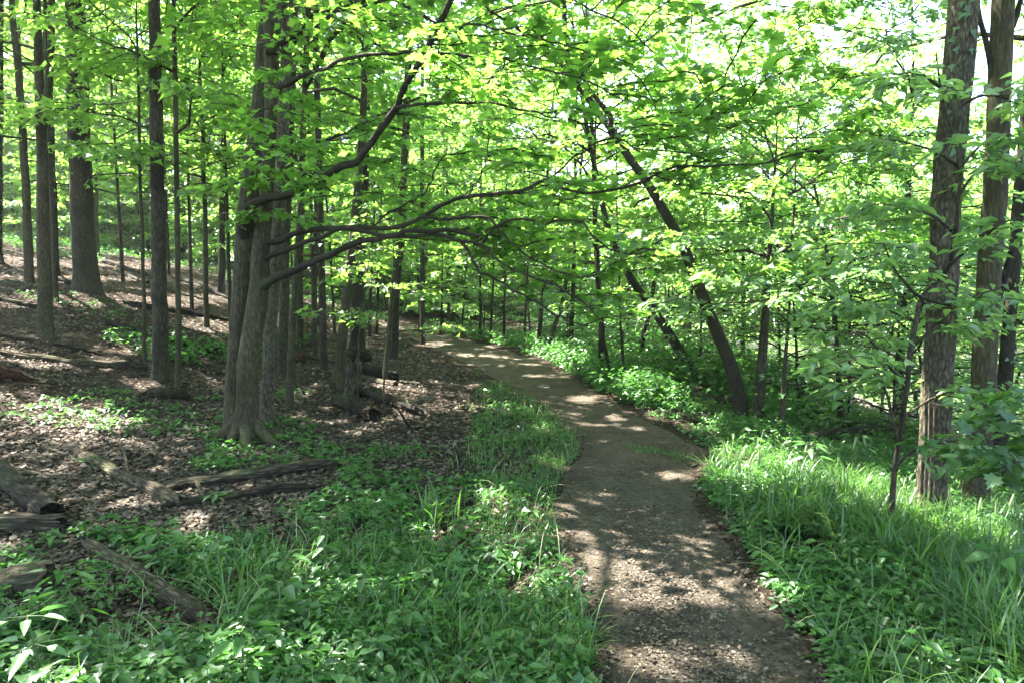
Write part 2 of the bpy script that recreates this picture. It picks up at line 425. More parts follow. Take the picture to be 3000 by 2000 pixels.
def path_mat():
    m, N, link, out = nodes('packed_dirt')
    tc = N('ShaderNodeTexCoord')
    n1 = N('ShaderNodeTexNoise', Scale=2.2, Detail=8., Roughness=.65); link(tc.outputs['Object'], n1.inputs['Vector'])
    n2 = N('ShaderNodeTexNoise', Scale=22., Detail=9., Roughness=.82); link(tc.outputs['Object'], n2.inputs['Vector'])
    v = N('ShaderNodeTexVoronoi', Scale=48.); link(tc.outputs['Object'], v.inputs['Vector'])
    hs = N('ShaderNodeSeparateColor'); link(v.outputs['Color'], hs.inputs[0])
    c = ramp(N, link, n2.outputs[0], [(.30, (.034, .027, .019)), (.5, (.076, .062, .046)), (.70, (.138, .116, .089))])
    w = ramp(N, link, n1.outputs[0], [(.32, (.48, .45, .40)), (.5, (.9, .88, .85)), (.7, (1.35, 1.33, 1.3))])
    a = N('ShaderNodeMix', _data_type='RGBA', _blend_type='MULTIPLY'); a.inputs[0].default_value = 1; link(c, a.inputs[6]); link(w, a.inputs[7])
    f = ramp(N, link, hs.outputs[0], [(.86, (0, 0, 0)), (.95, (.3,) * 3)])
    b = N('ShaderNodeMix', _data_type='RGBA'); link(f, b.inputs[0]); link(a.outputs[2], b.inputs[6]); b.inputs[7].default_value = (.12, .102, .08, 1)
    bs = N('ShaderNodeBsdfPrincipled', Roughness=.93); link(b.outputs[2], bs.inputs['Base Color']); bs.inputs['Specular IOR Level'].default_value = .15
    ad = N('ShaderNodeMath', _operation='MULTIPLY_ADD'); link(v.outputs['Distance'], ad.inputs[0]); ad.inputs[1].default_value = -.6; link(n2.outputs[0], ad.inputs[2])
    bp = N('ShaderNodeBump', Strength=1., Distance=.035); link(ad.outputs[0], bp.inputs['Height']); link(bp.outputs[0], bs.inputs['Normal'])
    link(bs.outputs[0], out.inputs[0])
    return m
M['path'] = path_mat()

def water_mat():
    m, N, link, out = nodes('river_water')
    tc = N('ShaderNodeTexCoord'); n = N('ShaderNodeTexNoise', Scale=2.5, Detail=3.); link(tc.outputs['Object'], n.inputs['Vector'])
    bs = N('ShaderNodeBsdfPrincipled', Roughness=.08); bs.inputs['Base Color'].default_value = (.05, .06, .045, 1)
    bp = N('ShaderNodeBump', Strength=.25, Distance=.05); link(n.outputs[0], bp.inputs['Height']); link(bp.outputs[0], bs.inputs['Normal'])
    link(bs.outputs[0], out.inputs[0]); return m
M['water'] = water_mat()
def stone_mat(name='pebble_stone', g=1.):
    m, N, link, out = nodes(name)
    geo = N('ShaderNodeNewGeometry')
    c = ramp(N, link, geo.outputs['Random Per Island'], [(0, (.03 * g, .025 * g, .02 * g)), (.6, (.085 * g, .070 * g, .052 * g)), (1, (.17 * g, .148 * g, .116 * g))])
    bs = N('ShaderNodeBsdfPrincipled', Roughness=.85); link(c, bs.inputs['Base Color']); link(bs.outputs[0], out.inputs[0]); return m
M['stone'] = stone_mat()
M['river_stone'] = stone_mat('river_stone', 2.6)

# ------------------------------------------------------------------ ground, path, river
def axis(lo, hi, fine_lo, fine_hi, step, grow=1.12):
    a = list(np.arange(fine_lo, fine_hi, step)); s = step
    while a[-1] < hi: s *= grow; a.append(a[-1] + s)
    s = step; b = []
    x = fine_lo
    while x > lo: s *= grow; x -= s; b.append(x)
    return np.array(b[::-1] + a)

def h_ground(x, y):
    return h_base(x, y) - .05 * sm((.93 - path_q(x, y).reshape(np.shape(x))) / .22)

gx, gy = axis(-350, 350, -14, 10, .16), axis(-30, 500, 1.2, 26, .16)
X, Y = np.meshgrid(gx, gy)
Zg = h_ground(X, Y)
nx, ny = len(gx), len(gy)
ii = (np.arange(ny - 1)[:, None] * nx + np.arange(nx - 1)[None]).ravel()
kind(make('forest_floor', [(np.stack([X, Y, Zg], -1).reshape(-1, 3), np.stack([ii, ii + 1, ii + nx + 1, ii + nx], 1), 0)], [M['ground']]), 'structure', 'brown leaf-strewn forest floor rising into a slope')

NW = 22
w = np.linspace(0, 1, NW)[None, :, None]
jit = (vnoise(np.arange(NP_) * .55, np.zeros(NP_), 8) - .5)[:, None, None] * .16
PP = PL[:, None] * (1 - w) + PR[:, None] * w
PP = PP + (PL - PR)[:, None] * jit * (1 - 2 * np.abs(w - .5)) * 0 + nrm(PL - PR)[:, None] * jit * np.abs(2 * w - 1) ** 3
pz = h_base(PP[..., 0], PP[..., 1]) + .006 - .05 * np.clip(np.abs(2 * w[..., 0] - 1) - .9, 0, 1) * 3 - .015 * (1 - (2 * w[..., 0] - 1) ** 2)
ii = (np.arange(NP_ - 1)[:, None] * NW + np.arange(NW - 1)[None]).ravel()
kind(make('path', [(np.dstack([PP, pz]).reshape(-1, 3), np.stack([ii, ii + 1, ii + NW + 1, ii + NW], 1), 0)], [M['path']]), 'structure', 'winding packed dirt footpath')

wx = np.linspace(5, 45, 20); wy = np.linspace(-20, 160, 60)
Xw, Yw = np.meshgrid(wx, wy); nxw = 20
ii = (np.arange(59)[:, None] * nxw + np.arange(19)[None]).ravel()
kind(make('river', [(np.stack([Xw, Yw, 0 * Xw - 1.42], -1).reshape(-1, 3), np.stack([ii, ii + 1, ii + nxw + 1, ii + nxw], 1), 0)], [M['water']]), 'structure', 'bright shallow river below the bank')

# ------------------------------------------------------------------ trees
def px_line(pts, y0, y1=None, n=24):
    """polyline of photo pixels (px, py[, distance]) to a smooth 3D curve"""
    out = []
    for i, p in enumerate(pts):
        y = p[2] if len(p) > 2 else y0 + ((y1 if y1 is not None else y0) - y0) * i / max(1, len(pts) - 1)
        out.append(at(p[0], p[1], y))
    return spline(np.array(out), n)

def crown_tall(tr, rad, z0, cr, templ, size, nlimb, nsp, T, K, flat=.9):
    """limbs from the trunk curve above height z0, each bearing leaf sprays; returns leaf arrays and wood segments"""
    L = np.r_[0, np.cumsum(np.linalg.norm(np.diff(tr, axis=0), axis=1))]
    zt = tr[:, 2]; ztop = zt[-1]
    P0, D, LN, A, B, RA, RB = [], [], [], [], [], [], []
    az = rng.uniform(0, 6.28)
    for i in range(nlimb):
        f = (i + rng.uniform(.1, .9)) / nlimb
        z = z0 + (ztop - z0) * f ** 1.1
        k = np.argmin(np.abs(zt - z)); b = tr[k]; r = rad[k]
        az += 2.4 + rng.uniform(-.4, .4)
        ln = cr * (.55 + .45 * math.sin(PI * min(1, .25 + .7 * f))) * rng.uniform(.7, 1.15)
        rise = math.radians(8 + 45 * f + rng.uniform(-8, 8))
        d = np.array([math.cos(az) * math.cos(rise), math.sin(az) * math.cos(rise), math.sin(rise)])
        n = 6; t = np.linspace(0, 1, n)
        c = b + d * ln * t[:, None] - Z3 * (.16 * ln * t ** 2)[:, None]
        c[1:] += np.cumsum(rng.normal(0, .030 * ln, (n - 1, 3)), 0)
        rr = min(r * .55, .02 + ln * .014) * (1 - .8 * t) + .004
        A.append(c[:-1]); B.append(c[1:]); RA.append(rr[:-1]); RB.append(rr[1:])
        for q in np.linspace(.28, 1, nsp):
            j = min(n - 2, int(q * (n - 1))); u = q * (n - 1) - j
            p = c[j] * (1 - u) + c[j + 1] * u
            a2 = math.radians(rng.uniform(20, 75)) * rng.choice([-1, 1])
            if q > .95: a2 *= .2
            dh = np.array([d[0], d[1], 0]); dh /= np.linalg.norm(dh)
            dd = np.array([dh[0] * math.cos(a2) - dh[1] * math.sin(a2), dh[0] * math.sin(a2) + dh[1] * math.cos(a2), rng.uniform(-.12, .3)])
            P0.append(p); D.append(dd); LN.append(ln * rng.uniform(.35, .6) * (1.15 - .5 * q) + .25)
    P, H, Nn, sz, tw, mn = sprays(np.array(P0), np.array(D), np.array(LN), T, K, size)
    return (P, H, Nn, sz), (np.vstack(A), np.vstack(B), np.concatenate(RA), np.concatenate(RB)), tw, mn

def trunk_radii(tr, w0, w1, ztopvis, H0, flare):
    z = tr[:, 2] - tr[0, 2]
    f = np.clip(z / max(.1, ztopvis), 0, None)
    r = w0 + (w1 - w0) * np.minimum(f, 1)
    r = np.where(f > 1, w1 * np.clip(1 - .85 * (z - ztopvis) / max(.1, z[-1] - ztopvis), .08, 1), r)
    return r * (1 + flare * np.exp(-z / max(.12, w0 * 1.1)))

def tree(name, label, pts, w0, w1, H, bark='bark_grey', leaf='maple_far', cat='tree', group=None, z0=None, cr=3.4, templ='kite', size=.17, nl=13, nsp=4, T=9, K=8, tall=True, flare=.35, ridge=0, sides=10, y=None, dy=0., thin=1.0, wood=True, carve=True, toppull=(0, 0)):
    b = hit(*pts[0]) if y is None else at(pts[0][0], pts[0][1], y)
    if y is not None: b[2] = h_base(b[0], b[1])
    d = b[1]
    P = [b - Z3 * .12] + [at(p[0], p[1], d + dy * (i + 1) / len(pts)) for i, p in enumerate(pts[1:])]
    zv = P[-1][2] - b[2]
    if H > zv + .5:
        dirv = nrm(P[-1] - P[-2]); dirv = nrm(dirv * [.6, .6, 1] + np.array([toppull[0], toppull[1], 0]))
        P.append(P[-1] + dirv * (H - zv) * .5); P.append(P[-1] + nrm(dirv + np.array([rng.normal(0, .06), rng.normal(0, .06), .25])) * (H - zv) * .5)
    n = max(14, int(H * (5 if not ridge else 14)))
    tr = spline(np.array(P), n)
    wob = .012 * d * .15
    tr[2:, 0] += (vnoise(np.arange(n - 2) * .35, np.zeros(n - 2), b[0]) - .5) * wob; tr[2:, 1] += (vnoise(np.arange(n - 2) * .35, np.zeros(n - 2), b[1] + 9) - .5) * wob
    s = d / F / 2
    rad = trunk_radii(tr, w0 * s, w1 * s, zv, H, flare)
    r = root(name, tuple(b), label, cat, group)
    tp = tparts(tube(tr, rad, sides, ridge, max(7, int(sides / 4)), seed=b[0]))
    (LP, LH, LN, LS), (A, B, RA, RB), tw, mn = crown_tall(tr, rad, b[2] + (z0 if z0 is not None else H * .4), cr, templ, size, nl, nsp, T, K)
    if wood:
        tp.append((*prisms(A, B, RA, RB, 5)[:2], 0))
        tp.append((*prisms(mn[0], mn[1], np.full(len(mn[0]), .009), np.full(len(mn[0]), .006), 3)[:2], 0))
    make('trunk', tp, [M[bark]], r)
    k = rng.random(len(LP)) < thin
    if carve: k &= keep_leaf(LP + nrm(LH) * LS[:, None] * .5, tall)
    parts = [leaves(LP[k], LH[k], LN[k], LS[k], templ)]
    make('crown', parts, [M[leaf]], r)
    return r

# --- the twin-stemmed maple that leans over the path
def hero():
    d0 = hit(560, 1015)[1]
    b = hit(562, 1015)
    r = root('maple_tree', tuple(b), 'twin-stemmed grey maple whose long low limbs reach out over the path', 'tree')
    s = d0 / F / 2
    def stem(pts, ws, n, seed, dz=0):
        c = spline(np.array([at(p[0], p[1], d0 + p[2]) for p in pts]), n)
        cp = np.array([at(p[0], p[1], d0 + p[2]) for p in pts])
        dd_ = np.r_[0, np.cumsum(np.linalg.norm(np.diff(cp, axis=0), axis=1))]
        rr = np.interp(np.linspace(0, dd_[-1], n), dd_, np.array(ws) * s)
        return c, rr
    left, lr = stem([(534, 1040, .05), (535, 1000, .05), (538, 900, .08), (541, 834, .1), (545, 760, .12), (553, 665, .14), (560, 585, .15), (569, 500, .17), (579, 410, .19), (588, 310, .22), (595, 235, .25), (605, 100, .3), (612, 0, .3), (606, -400, .4), (590, -900, .8), (560, -1500, 1.2)],
                    [66, 48, 43, 40, 36, 38, 40, 50, 42, 36, 32, 30, 28, 24, 16, 5], 170, 1)
    front, fr = stem([(570, 1045, -.05), (567, 1008, -.05), (567, 950, -.05), (567, 890, -.04), (569, 834, -.03), (580, 760, -.02), (590, 700, 0), (597, 645, 0), (598, 585, 0), (608, 500, 0), (614, 410, .02), (620, 310, .04), (623, 235, .05), (624, 100, .08), (628, 0, .1), (640, -100, .1), (668, -420, 0), (700, -900, -.3), (760, -1400, -.6)],
                     [84, 62, 52, 47, 46, 46, 46, 44, 40, 33, 30, 29, 29, 36, 42, 40, 34, 22, 6], 170, 2)
    tp = tparts(tube(left, lr, 40, .07, 11, 3)) + tparts(tube(front, fr, 40, .05, 9, 8))
    # root flare
    for a, ln, rr in [(-2.6, .48, .065), (-1.9, .36, .06), (-1.2, .5, .062), (-.5, .62, .06), (.3, .42, .05), (2.7, .5, .06), (1.9, .3, .05)]:
        t = np.linspace(0, 1, 9); c = b + np.c_[np.cos(a) * (ln * t + .06) + .02, np.sin(a) * (ln * t + .06), np.zeros(9)]
        c[:, 2] = h_base(c[:, 0], c[:, 1]) + .26 * (1 - t) ** 2.2 - .04 * t
        tp += tparts(tube(c, rr * (1 - .75 * t) + .012, 12, .12, 4, a))
    make('trunk', tp, [M['bark_grey']], r)
    D = d0
    limbs = [  # photo pixels, distance, start and end width in photo pixels
        ([(562, 545, D + .1), (556, 505, D - .02), (566, 478, D - .15), (610, 456, D - .25), (690, 435, D - .5), (745, 410, D - .65), (800, 380, D - .8), (845, 342, D - .95), (878, 295, D - 1.05), (910, 240, D - 1.2), (945, 175, D - 1.35), (975, 118, D - 1.5), (1003, 58, D - 1.6), (1030, 10, D - 1.7), (1075, -60, D - 1.8)], 25, 13),
        ([(603, 560, D), (640, 553, D - .1), (720, 530, D - .3), (850, 522, D - .6), (925, 520, D - .75), (975, 493, D - .85), (1020, 470, D - .95), (1100, 450, D - 1.3), (1200, 440, D - 1.6), (1240, 420, D - 1.7), (1265, 410, D - 1.8), (1290, 432, D - 1.9), (1340, 443, D - 2), (1380, 440, D - 2.1), (1450, 425, D - 2.2), (1550, 388, D - 2.3), (1650, 378, D - 2.4), (1750, 380, D - 2.4), (1850, 352, D - 2.5), (1890, 345, D - 2.5)], 17, 4),
        ([(600, 600, D), (650, 574, D - .15), (720, 553, D - .35), (784, 527, D - .5), (849, 538, D - .65), (924, 545, D - .8), (999, 541, D - .95), (1044, 552, D - 1.05), (1109, 561, D - 1.15), (1134, 588, D - 1.2), (1179, 620, D - 1.3), (1234, 645, D - 1.4), (1284, 660, D - 1.45), (1339, 694, D - 1.5), (1376, 735, D - 1.6)], 16, 4),
        ([(605, 655, D - .05), (650, 632, D - .2), (700, 610, D - .3), (760, 583, D - .45), (820, 556, D - .55), (880, 545, D - .7), (960, 530, D - .9), (1034, 530, D - 1.), (1100, 545, D - 1.1)], 24, 8),
        ([(969, 500, D - .85), (1034, 506, D - .95), (1104, 500, D - 1.1), (1144, 525, D - 1.2), (1174, 555, D - 1.25), (1209, 585, D - 1.3), (1249, 610, D - 1.4), (1304, 630, D - 1.5), (1344, 635, D - 1.6), (1390, 622, D - 1.7)], 9, 3),
        ([(1109, 558, D - 1.15), (1134, 531, D - 1.3), (1174, 506, D - 1.4), (1234, 510, D - 1.5), (1324, 511, D - 1.6), (1359, 540, D - 1.7), (1394, 565, D - 1.75), (1434, 585, D - 1.8), (1464, 587, D - 1.8), (1505, 572, D - 1.9)], 8, 3),
        ([(1060, 556, D - 1.05), (1084, 593, D - 1.1), (1104, 624, D - 1.1), (1144, 645, D - 1.15), (1184, 670, D - 1.2), (1224, 690, D - 1.25), (1264, 715, D - 1.3), (1309, 740, D - 1.4), (1350, 748, D - 1.4)], 9, 3),
        ([(655, 395, D), (695, 343, D + .1), (750, 325, D + .2), (800, 305, D + .3), (850, 270, D + .4), (900, 250, D + .4)], 11, 5),
        ([(612, 120, D), (665, 118, D), (700, 62, D - .1), (720, 32, D - .15), (784, 22, D - .3), (870, 8, D - .5), (960, -20, D - .7)], 13, 6),
        ([(700, 200, D + .3), (740, 130, D + .2), (775, 70, D + .1), (810, 30, D), (850, -30, D - .1)], 16, 9),
        ([(1565, 385, D - 1.6), (1600, 345, D - 1.7), (1628, 320, D - 1.8), (1633, 240, D - 1.9), (1658, 200, D - 2.)], 5, 2),
        ([(620, 330, D), (700, 380, D - .6), (760, 440, D - .9), (812, 452, D - 1.1)], 6, 3),
        # upper limbs
        ([(640, 200, D), (760, 150, D - .7), (900, 120, D - 1.2), (1100, 130, D - 1.8), (1300, 170, D - 2.2), (1430, 230, D - 2.4)], 14, 3),
        ([(642, 100, D), (800, 20, D - .5), (1000, -60, D - 1.2), (1200, -40, D - 1.7), (1400, 40, D - 2.1), (1500, 120, D - 2.2)], 14, 3),
        ([(905, 250, D - 1.2), (1000, 235, D - 1.5), (1120, 240, D - 1.8), (1250, 265, D - 2.1), (1380, 300, D - 2.3), (1470, 350, D - 2.4)], 9, 3),
        ([(985, 95, D - 1.5), (1080, 60, D - 1.8), (1200, 80, D - 2.1), (1320, 110, D - 2.3)], 8, 3),
        ([(1265, 410, D - 1.35), (1340, 350, D - 1.6), (1440, 300, D - 1.8), (1560, 270, D - 2.), (1680, 260, D - 2.1), (1760, 290, D - 2.2)], 6, 2),
        ([(850, 522, D - .6), (930, 470, D - .6), (980, 440, D - .5), (1010, 370, D - .4), (1060, 350, D - .4), (1100, 350, D - .3), (1130, 375, D - .3)], 6, 3),
        ([(1060, 455, D - 1.05), (1100, 410, D - 1.1), (1125, 360, D - 1.2), (1180, 340, D - 1.3)], 5, 2),
    ]
    LPs, SP0, SD, SL = [], [], [], []
    for li, (pts, wa, wb) in enumerate(limbs):
        c = spline(np.array([at(*p) for p in pts]), 14 + 5 * len(pts))
        n = len(c); q = np.linspace(0, 1, n)
        c[2:-2] += (np.c_[vnoise(q[2:-2] * 22, q[2:-2] * 0, li), vnoise(q[2:-2] * 22, q[2:-2] * 0, li + 40), vnoise(q[2:-2] * 22, q[2:-2] * 0, li + 80)] - .5) * .035
        dd = c[:, 1]
        rr = (.86 * wa + (wb - .86 * wa) * q ** .8) * (1 + (.3 * np.exp(-q * 26) if wa > 8 else 0)) * (1 + .16 * (vnoise(q * 55, q * 0, li + 15) - .5)) * dd / F / 2 * (1 + .12 * (vnoise(q * 30, q * 0, li + 5) - .5))
        make('limb', tparts(tube(c, rr, 12 if wa > 8 else 8, .05, 5, li)), [M['limb']], r)
        L = np.r_[0, np.cumsum(np.linalg.norm(np.diff(c, axis=0), axis=1))]
        tot = L[-1]
        start = .6 if li in (0, 1, 2, 3) else .15
        for l in np.arange(start * min(tot, 3), tot + .1, .26 if li < 4 else (.25 if li < 7 else (.175 if li < 12 else .19))):
            k = min(n - 2, np.searchsorted(L, l)); p = c[k]; T_ = nrm(c[min(n - 1, k + 1)] - c[k])
            a2 = math.radians(rng.uniform(25, 85)) * rng.choice([-1, 1])
            dh = np.array([T_[0], T_[1], 0]) + 1e-6; dh /= np.linalg.norm(dh)
            SP0.append(p); SD.append([dh[0] * math.cos(a2) - dh[1] * math.sin(a2), dh[0] * math.sin(a2) + dh[1] * math.cos(a2), rng.uniform(-.02, .5)])
            if li < 7 and SD[-1][1] < 0 and rng.random() < .95: SD[-1][1] *= -1
            SL.append(rng.uniform(.35, 1.05) * (1.1 - .3 * l / tot))
    # sprigs round the stems
    for px, py, dd in [(570, 385, -.6), (610, 250, -.8), (640, 215, -.6), (590, 400, -.5), (600, 480, -.4), (690, 170, -.6), (560, 420, .3)]:
        for _ in range(2):
            a = rng.uniform(0, 6.28); SP0.append(at(px, py, D + dd)); SD.append([math.cos(a), math.sin(a), -.1]); SL.append(rng.uniform(.3, .55))
    P, H, Nn, sz, tw, mn = sprays(np.array(SP0), np.array(SD), np.array(SL), 6, 6, .092, .15, .5, .36)
    k = keep_leaf(P + nrm(H) * sz[:, None] * .5, False)
    # overhead crown of the same tree, above the frame
    up = []
    for c, rr in ((left, lr), (front, fr)):
        (a1, a2, a3, a4), wd, tw2, mn2 = crown_tall(c, rr, b[2] + 4.6, 3.6, 'kite', .17, 13, 4, 9, 8)
        up.append((a1, a2, a3, a4, wd, mn2))
    parts = [leaves(P[k], H[k], Nn[k], sz[k], 'maple')]
    for a1, a2, a3, a4, wd, mn2 in up:
        kk = keep_leaf(a1 + nrm(a2) * a4[:, None] * .5, True); parts.append(leaves(a1[kk], a2[kk], a3[kk], a4[kk], 'star'))
    make('crown', parts, [M['maple']], r)
    kt = keep_leaf((tw[0] + tw[1]) / 2, False); tw = (tw[0][kt], tw[1][kt]); km = keep_leaf((mn[0] + mn[1]) / 2, False); mn = (mn[0][km], mn[1][km])
    wp = [prisms(tw[0], tw[1], np.full(len(tw[0]), .0035), np.full(len(tw[0]), .002)), prisms(mn[0], mn[1], np.full(len(mn[0]), .0065), np.full(len(mn[0]), .0045), 4)]
    for a1, a2, a3, a4, wd, mn2 in up:
        wp += [prisms(*wd, 6), prisms(mn2[0], mn2[1], np.full(len(mn2[0]), .009), np.full(len(mn2[0]), .006))]
    make('twigs', wp, [M['limb']], r)['kind'] = 'stuff'
hero()

MD = dict(templ='star', size=.14, tall=False)          # understorey settings
# --- named trees, left to right
tree('shagbark_tree', 'tall straight rough-barked trunk close behind the twin-stemmed maple', [(612, 975), (621, 760), (634, 585), (646, 410), (651, 235), (661, 0)], 31, 24, 17, 'bark_ridge', flare=.25, ridge=.10, sides=40, z0=6.5, cr=3.2)
tree('tree', 'thick dark grey trunk with flared foot high on the leafy slope', [(200, 668), (190, 500), (182, 300), (176, 120), (172, 0)], 50, 40, 19, 'bark_brown', flare=.55, sides=20, z0=7.5, cr=4.4, nl=16, ridge=.03)
def forked():
    tree('tree', 'smooth grey trunk forking into two stems in front of the slope', [(105, 772), (103, 640), (98, 450), (95, 310), (92, 270), (88, 130), (84, 0)], 33, 15, 16, 'bark_grey', flare=.25, sides=16, z0=6.5, cr=3.2)
    r = [o for o in COL.objects if o.name.startswith('tree')][-1]
    b = np.array(r.location)
    c = spline(np.array([at(x, y, b[1]) for x, y in [(96, 300), (104, 255), (112, 190), (117, 100), (119, 0), (124, -200), (130, -480)]]), 40)
    make('fork_stem', tparts(tube(c, np.linspace(19, 5, 40) * b[1] / F / 2, 12)), [M['bark_grey']], LAST[0])
LAST = [None]
_tree = tree
def tree(*a, **k):
    LAST[0] = _tree(*a, **k); return LAST[0]
forked()
tree('tree', 'brown straight trunk standing beside two thin pale saplings, left of the maple', [(368, 872), (366, 650), (362, 450), (357, 200), (353, 0)], 36, 24, 17, 'bark_brown', flare=.3, sides=20, z0=7, cr=3.4, ridge=.04)
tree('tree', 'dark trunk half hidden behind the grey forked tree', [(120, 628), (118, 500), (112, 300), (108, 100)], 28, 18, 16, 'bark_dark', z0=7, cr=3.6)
tree('tree', 'slim grey trunk at the far edge of the slope, left of the forked tree', [(66, 648), (62, 480), (48, 250), (30, 60), (24, -60)], 20, 12, 14, 'bark_grey', z0=4.5, cr=3.)
tree('tree', 'straight grey trunk cut by the picture edge high on the slope', [(-6, 600), (-4, 400), (-2, 200), (0, 0)], 22, 15, 15, 'bark_brown', z0=5, cr=3.4)
tree('tree', 'pale thin trunk right behind the thick flared one', [(222, 592), (218, 400), (214, 200), (210, 40)], 13, 9, 13, 'bark_grey', z0=5, cr=3.)
tree('sapling', 'thinnest dark sapling just left of the straight brown trunk', [(332, 842), (328, 600), (322, 400), (318, 160)], 9, 6, 6.5, 'bark_grey', cat='sapling', z0=3.0, cr=1.6, nl=10, T=8, K=7, **MD)
tree('sapling', 'pale slender sapling just right of the straight brown trunk', [(406, 888), (410, 700), (407, 500), (402, 200), (400, 0)], 13, 10, 9, 'bark_grey', cat='sapling', z0=3.6, cr=1.9, nl=12, T=8, K=7, **MD)
tree('sapling', 'slim grey sapling on the slope, the nearer of two left of the maple foot', [(475, 752), (472, 600), (468, 400), (462, 220)], 12, 8, 9, 'bark_grey', cat='sapling', z0=3.2, cr=2.4, nl=14, **MD)
tree('tree', 'dark trunk at the lower end of the slope just left of the maple', [(508, 672), (510, 560), (511, 420), (514, 250)], 16, 11, 13, 'bark_dark', z0=4., cr=3.2)
tree('tree', 'brown trunk directly right of the rough-barked tree', [(648, 866), (652, 700), (660, 450), (668, 250), (676, 60)], 24, 15, 15, 'bark_brown', z0=5.5, cr=3., sides=14)
tree('tree', 'pale smooth pole-like trunk standing forward, right of the rough-barked tree', [(663, 938), (672, 760), (686, 560), (694, 350), (702, 150), (708, 0)], 18, 11, 14, 'bark_grey', z0=5, cr=2.6, sides=14)
tree('tree', 'thin brown trunk behind the pale pole-like one', [(690, 800), (690, 600), (697, 400)], 15, 10, 13, 'bark_brown', z0=4.5, cr=2.8)
tree('tree', 'thin grey trunk between the pale pole and the leaning trunk', [(720, 802), (722, 620), (728, 420)], 14, 10, 13, 'bark_grey', z0=4.5, cr=2.8)
tree('tree', 'brownish grey trunk leaning toward the path behind the log pile', [(775, 868), (790, 740), (806, 600), (818, 470), (832, 300)], 24, 16, 14, 'bark_grey', flare=.5, z0=4.5, cr=3., sides=14)
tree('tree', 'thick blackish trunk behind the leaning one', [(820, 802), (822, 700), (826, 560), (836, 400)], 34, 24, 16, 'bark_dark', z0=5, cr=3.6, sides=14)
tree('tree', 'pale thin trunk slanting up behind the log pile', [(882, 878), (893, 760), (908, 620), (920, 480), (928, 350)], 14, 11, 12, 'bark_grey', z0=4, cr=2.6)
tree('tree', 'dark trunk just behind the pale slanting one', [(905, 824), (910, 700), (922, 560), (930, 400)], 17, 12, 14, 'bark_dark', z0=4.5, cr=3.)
tree('sapling', 'thin dark upright stem in the gap left of the slanting trunk, taller of two', [(864, 768), (868, 650), (874, 520)], 7, 5, 9, 'bark_dark', cat='sapling', z0=2.6, cr=2.2, **MD)
tree('sapling', 'thin dark stem in the gap beside the thick blackish trunk', [(848, 775), (852, 650), (858, 540)], 7, 5, 8, 'bark_dark', cat='sapling', z0=2.6, cr=2., **MD)
tree('sapling', 'hair-thin sapling growing up through the log pile', [(822, 915), (822, 830), (828, 740), (836, 700)], 6, 3, 2.7, 'bark_grey', cat='sapling', z0=1.6, cr=.7, nl=6, nsp=3, T=6, K=5, templ='star', size=.09, tall=False)
tree('sapling', 'small leafy sapling at the right end of the log pile', [(880, 950), (884, 860), (890, 780), (896, 720)], 5, 3, 2.9, 'bark_grey', cat='sapling', z0=.95, cr=.85, nl=9, nsp=3, T=6, K=6, templ='star', size=.09, tall=False)
tree('sapling', 'thin dark sapling where the path turns out of sight', [(965, 762), (968, 700), (976, 620)], 10, 6, 8, 'bark_dark', cat='sapling', z0=2, cr=2.6, **MD)
# centre, beyond the bend
CG = 'thin trunks beyond the bend of the path'
for i, (x0, y0, x1, y1, w) in enumerate([(1012, 770, 1016, 640, 6), (1102, 782, 1104, 640, 8), (1128, 784, 1132, 650, 7), (1158, 792, 1160, 640, 8), (1205, 790, 1210, 660, 7), (1060, 765, 1070, 640, 6)]):
    tree('sapling', 'one of the slim dark upright stems beyond the bend of the path', [(x0, y0), ((x0 + x1) / 2, (y0 + y1) / 2), (x1, y1)], w, w * .7, rng.uniform(6, 9), 'bark_dark', cat='sapling', group=CG, z0=rng.uniform(1.2, 2.2), cr=2.3, nl=11, nsp=3, templ='star', size=.13, tall=False, thin=.7)
tree('tree', 'dark trunk leaning right, first of three side by side along the far path edge', [(1235, 802), (1240, 740), (1246, 680), (1250, 620)], 12, 9, 9, 'bark_dark', z0=2.6, cr=2.4, thin=.5, **MD)
tree('tree', 'grey trunk slanting strongly right in the middle of three along the far path edge', [(1254, 806), (1272, 750), (1288, 706), (1300, 650)], 12, 9, 9, 'bark_brown', z0=2.8, cr=2.4, thin=.5, **MD)
tree('tree', 'upright dark trunk, last of three along the far path edge', [(1308, 806), (1313, 740), (1316, 700), (1318, 600)], 12, 9, 10, 'bark_dark', z0=2.6, cr=2.6, thin=.5, **MD)
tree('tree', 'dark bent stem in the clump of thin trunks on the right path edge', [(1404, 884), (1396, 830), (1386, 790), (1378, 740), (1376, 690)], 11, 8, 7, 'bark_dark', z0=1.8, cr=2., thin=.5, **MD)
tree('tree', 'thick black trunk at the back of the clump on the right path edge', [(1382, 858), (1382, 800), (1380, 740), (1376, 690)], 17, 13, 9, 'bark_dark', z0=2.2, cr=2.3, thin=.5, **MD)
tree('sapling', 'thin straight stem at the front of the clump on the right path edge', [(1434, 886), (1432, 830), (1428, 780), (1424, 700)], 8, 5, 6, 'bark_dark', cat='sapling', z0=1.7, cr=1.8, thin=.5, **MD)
tree('tree', 'dark trunk leaning right behind the clump of thin stems', [(1470, 850), (1474, 800), (1482, 750), (1494, 700)], 12, 10, 9, 'bark_dark', z0=2.3, cr=2.4, thin=.5, **MD)
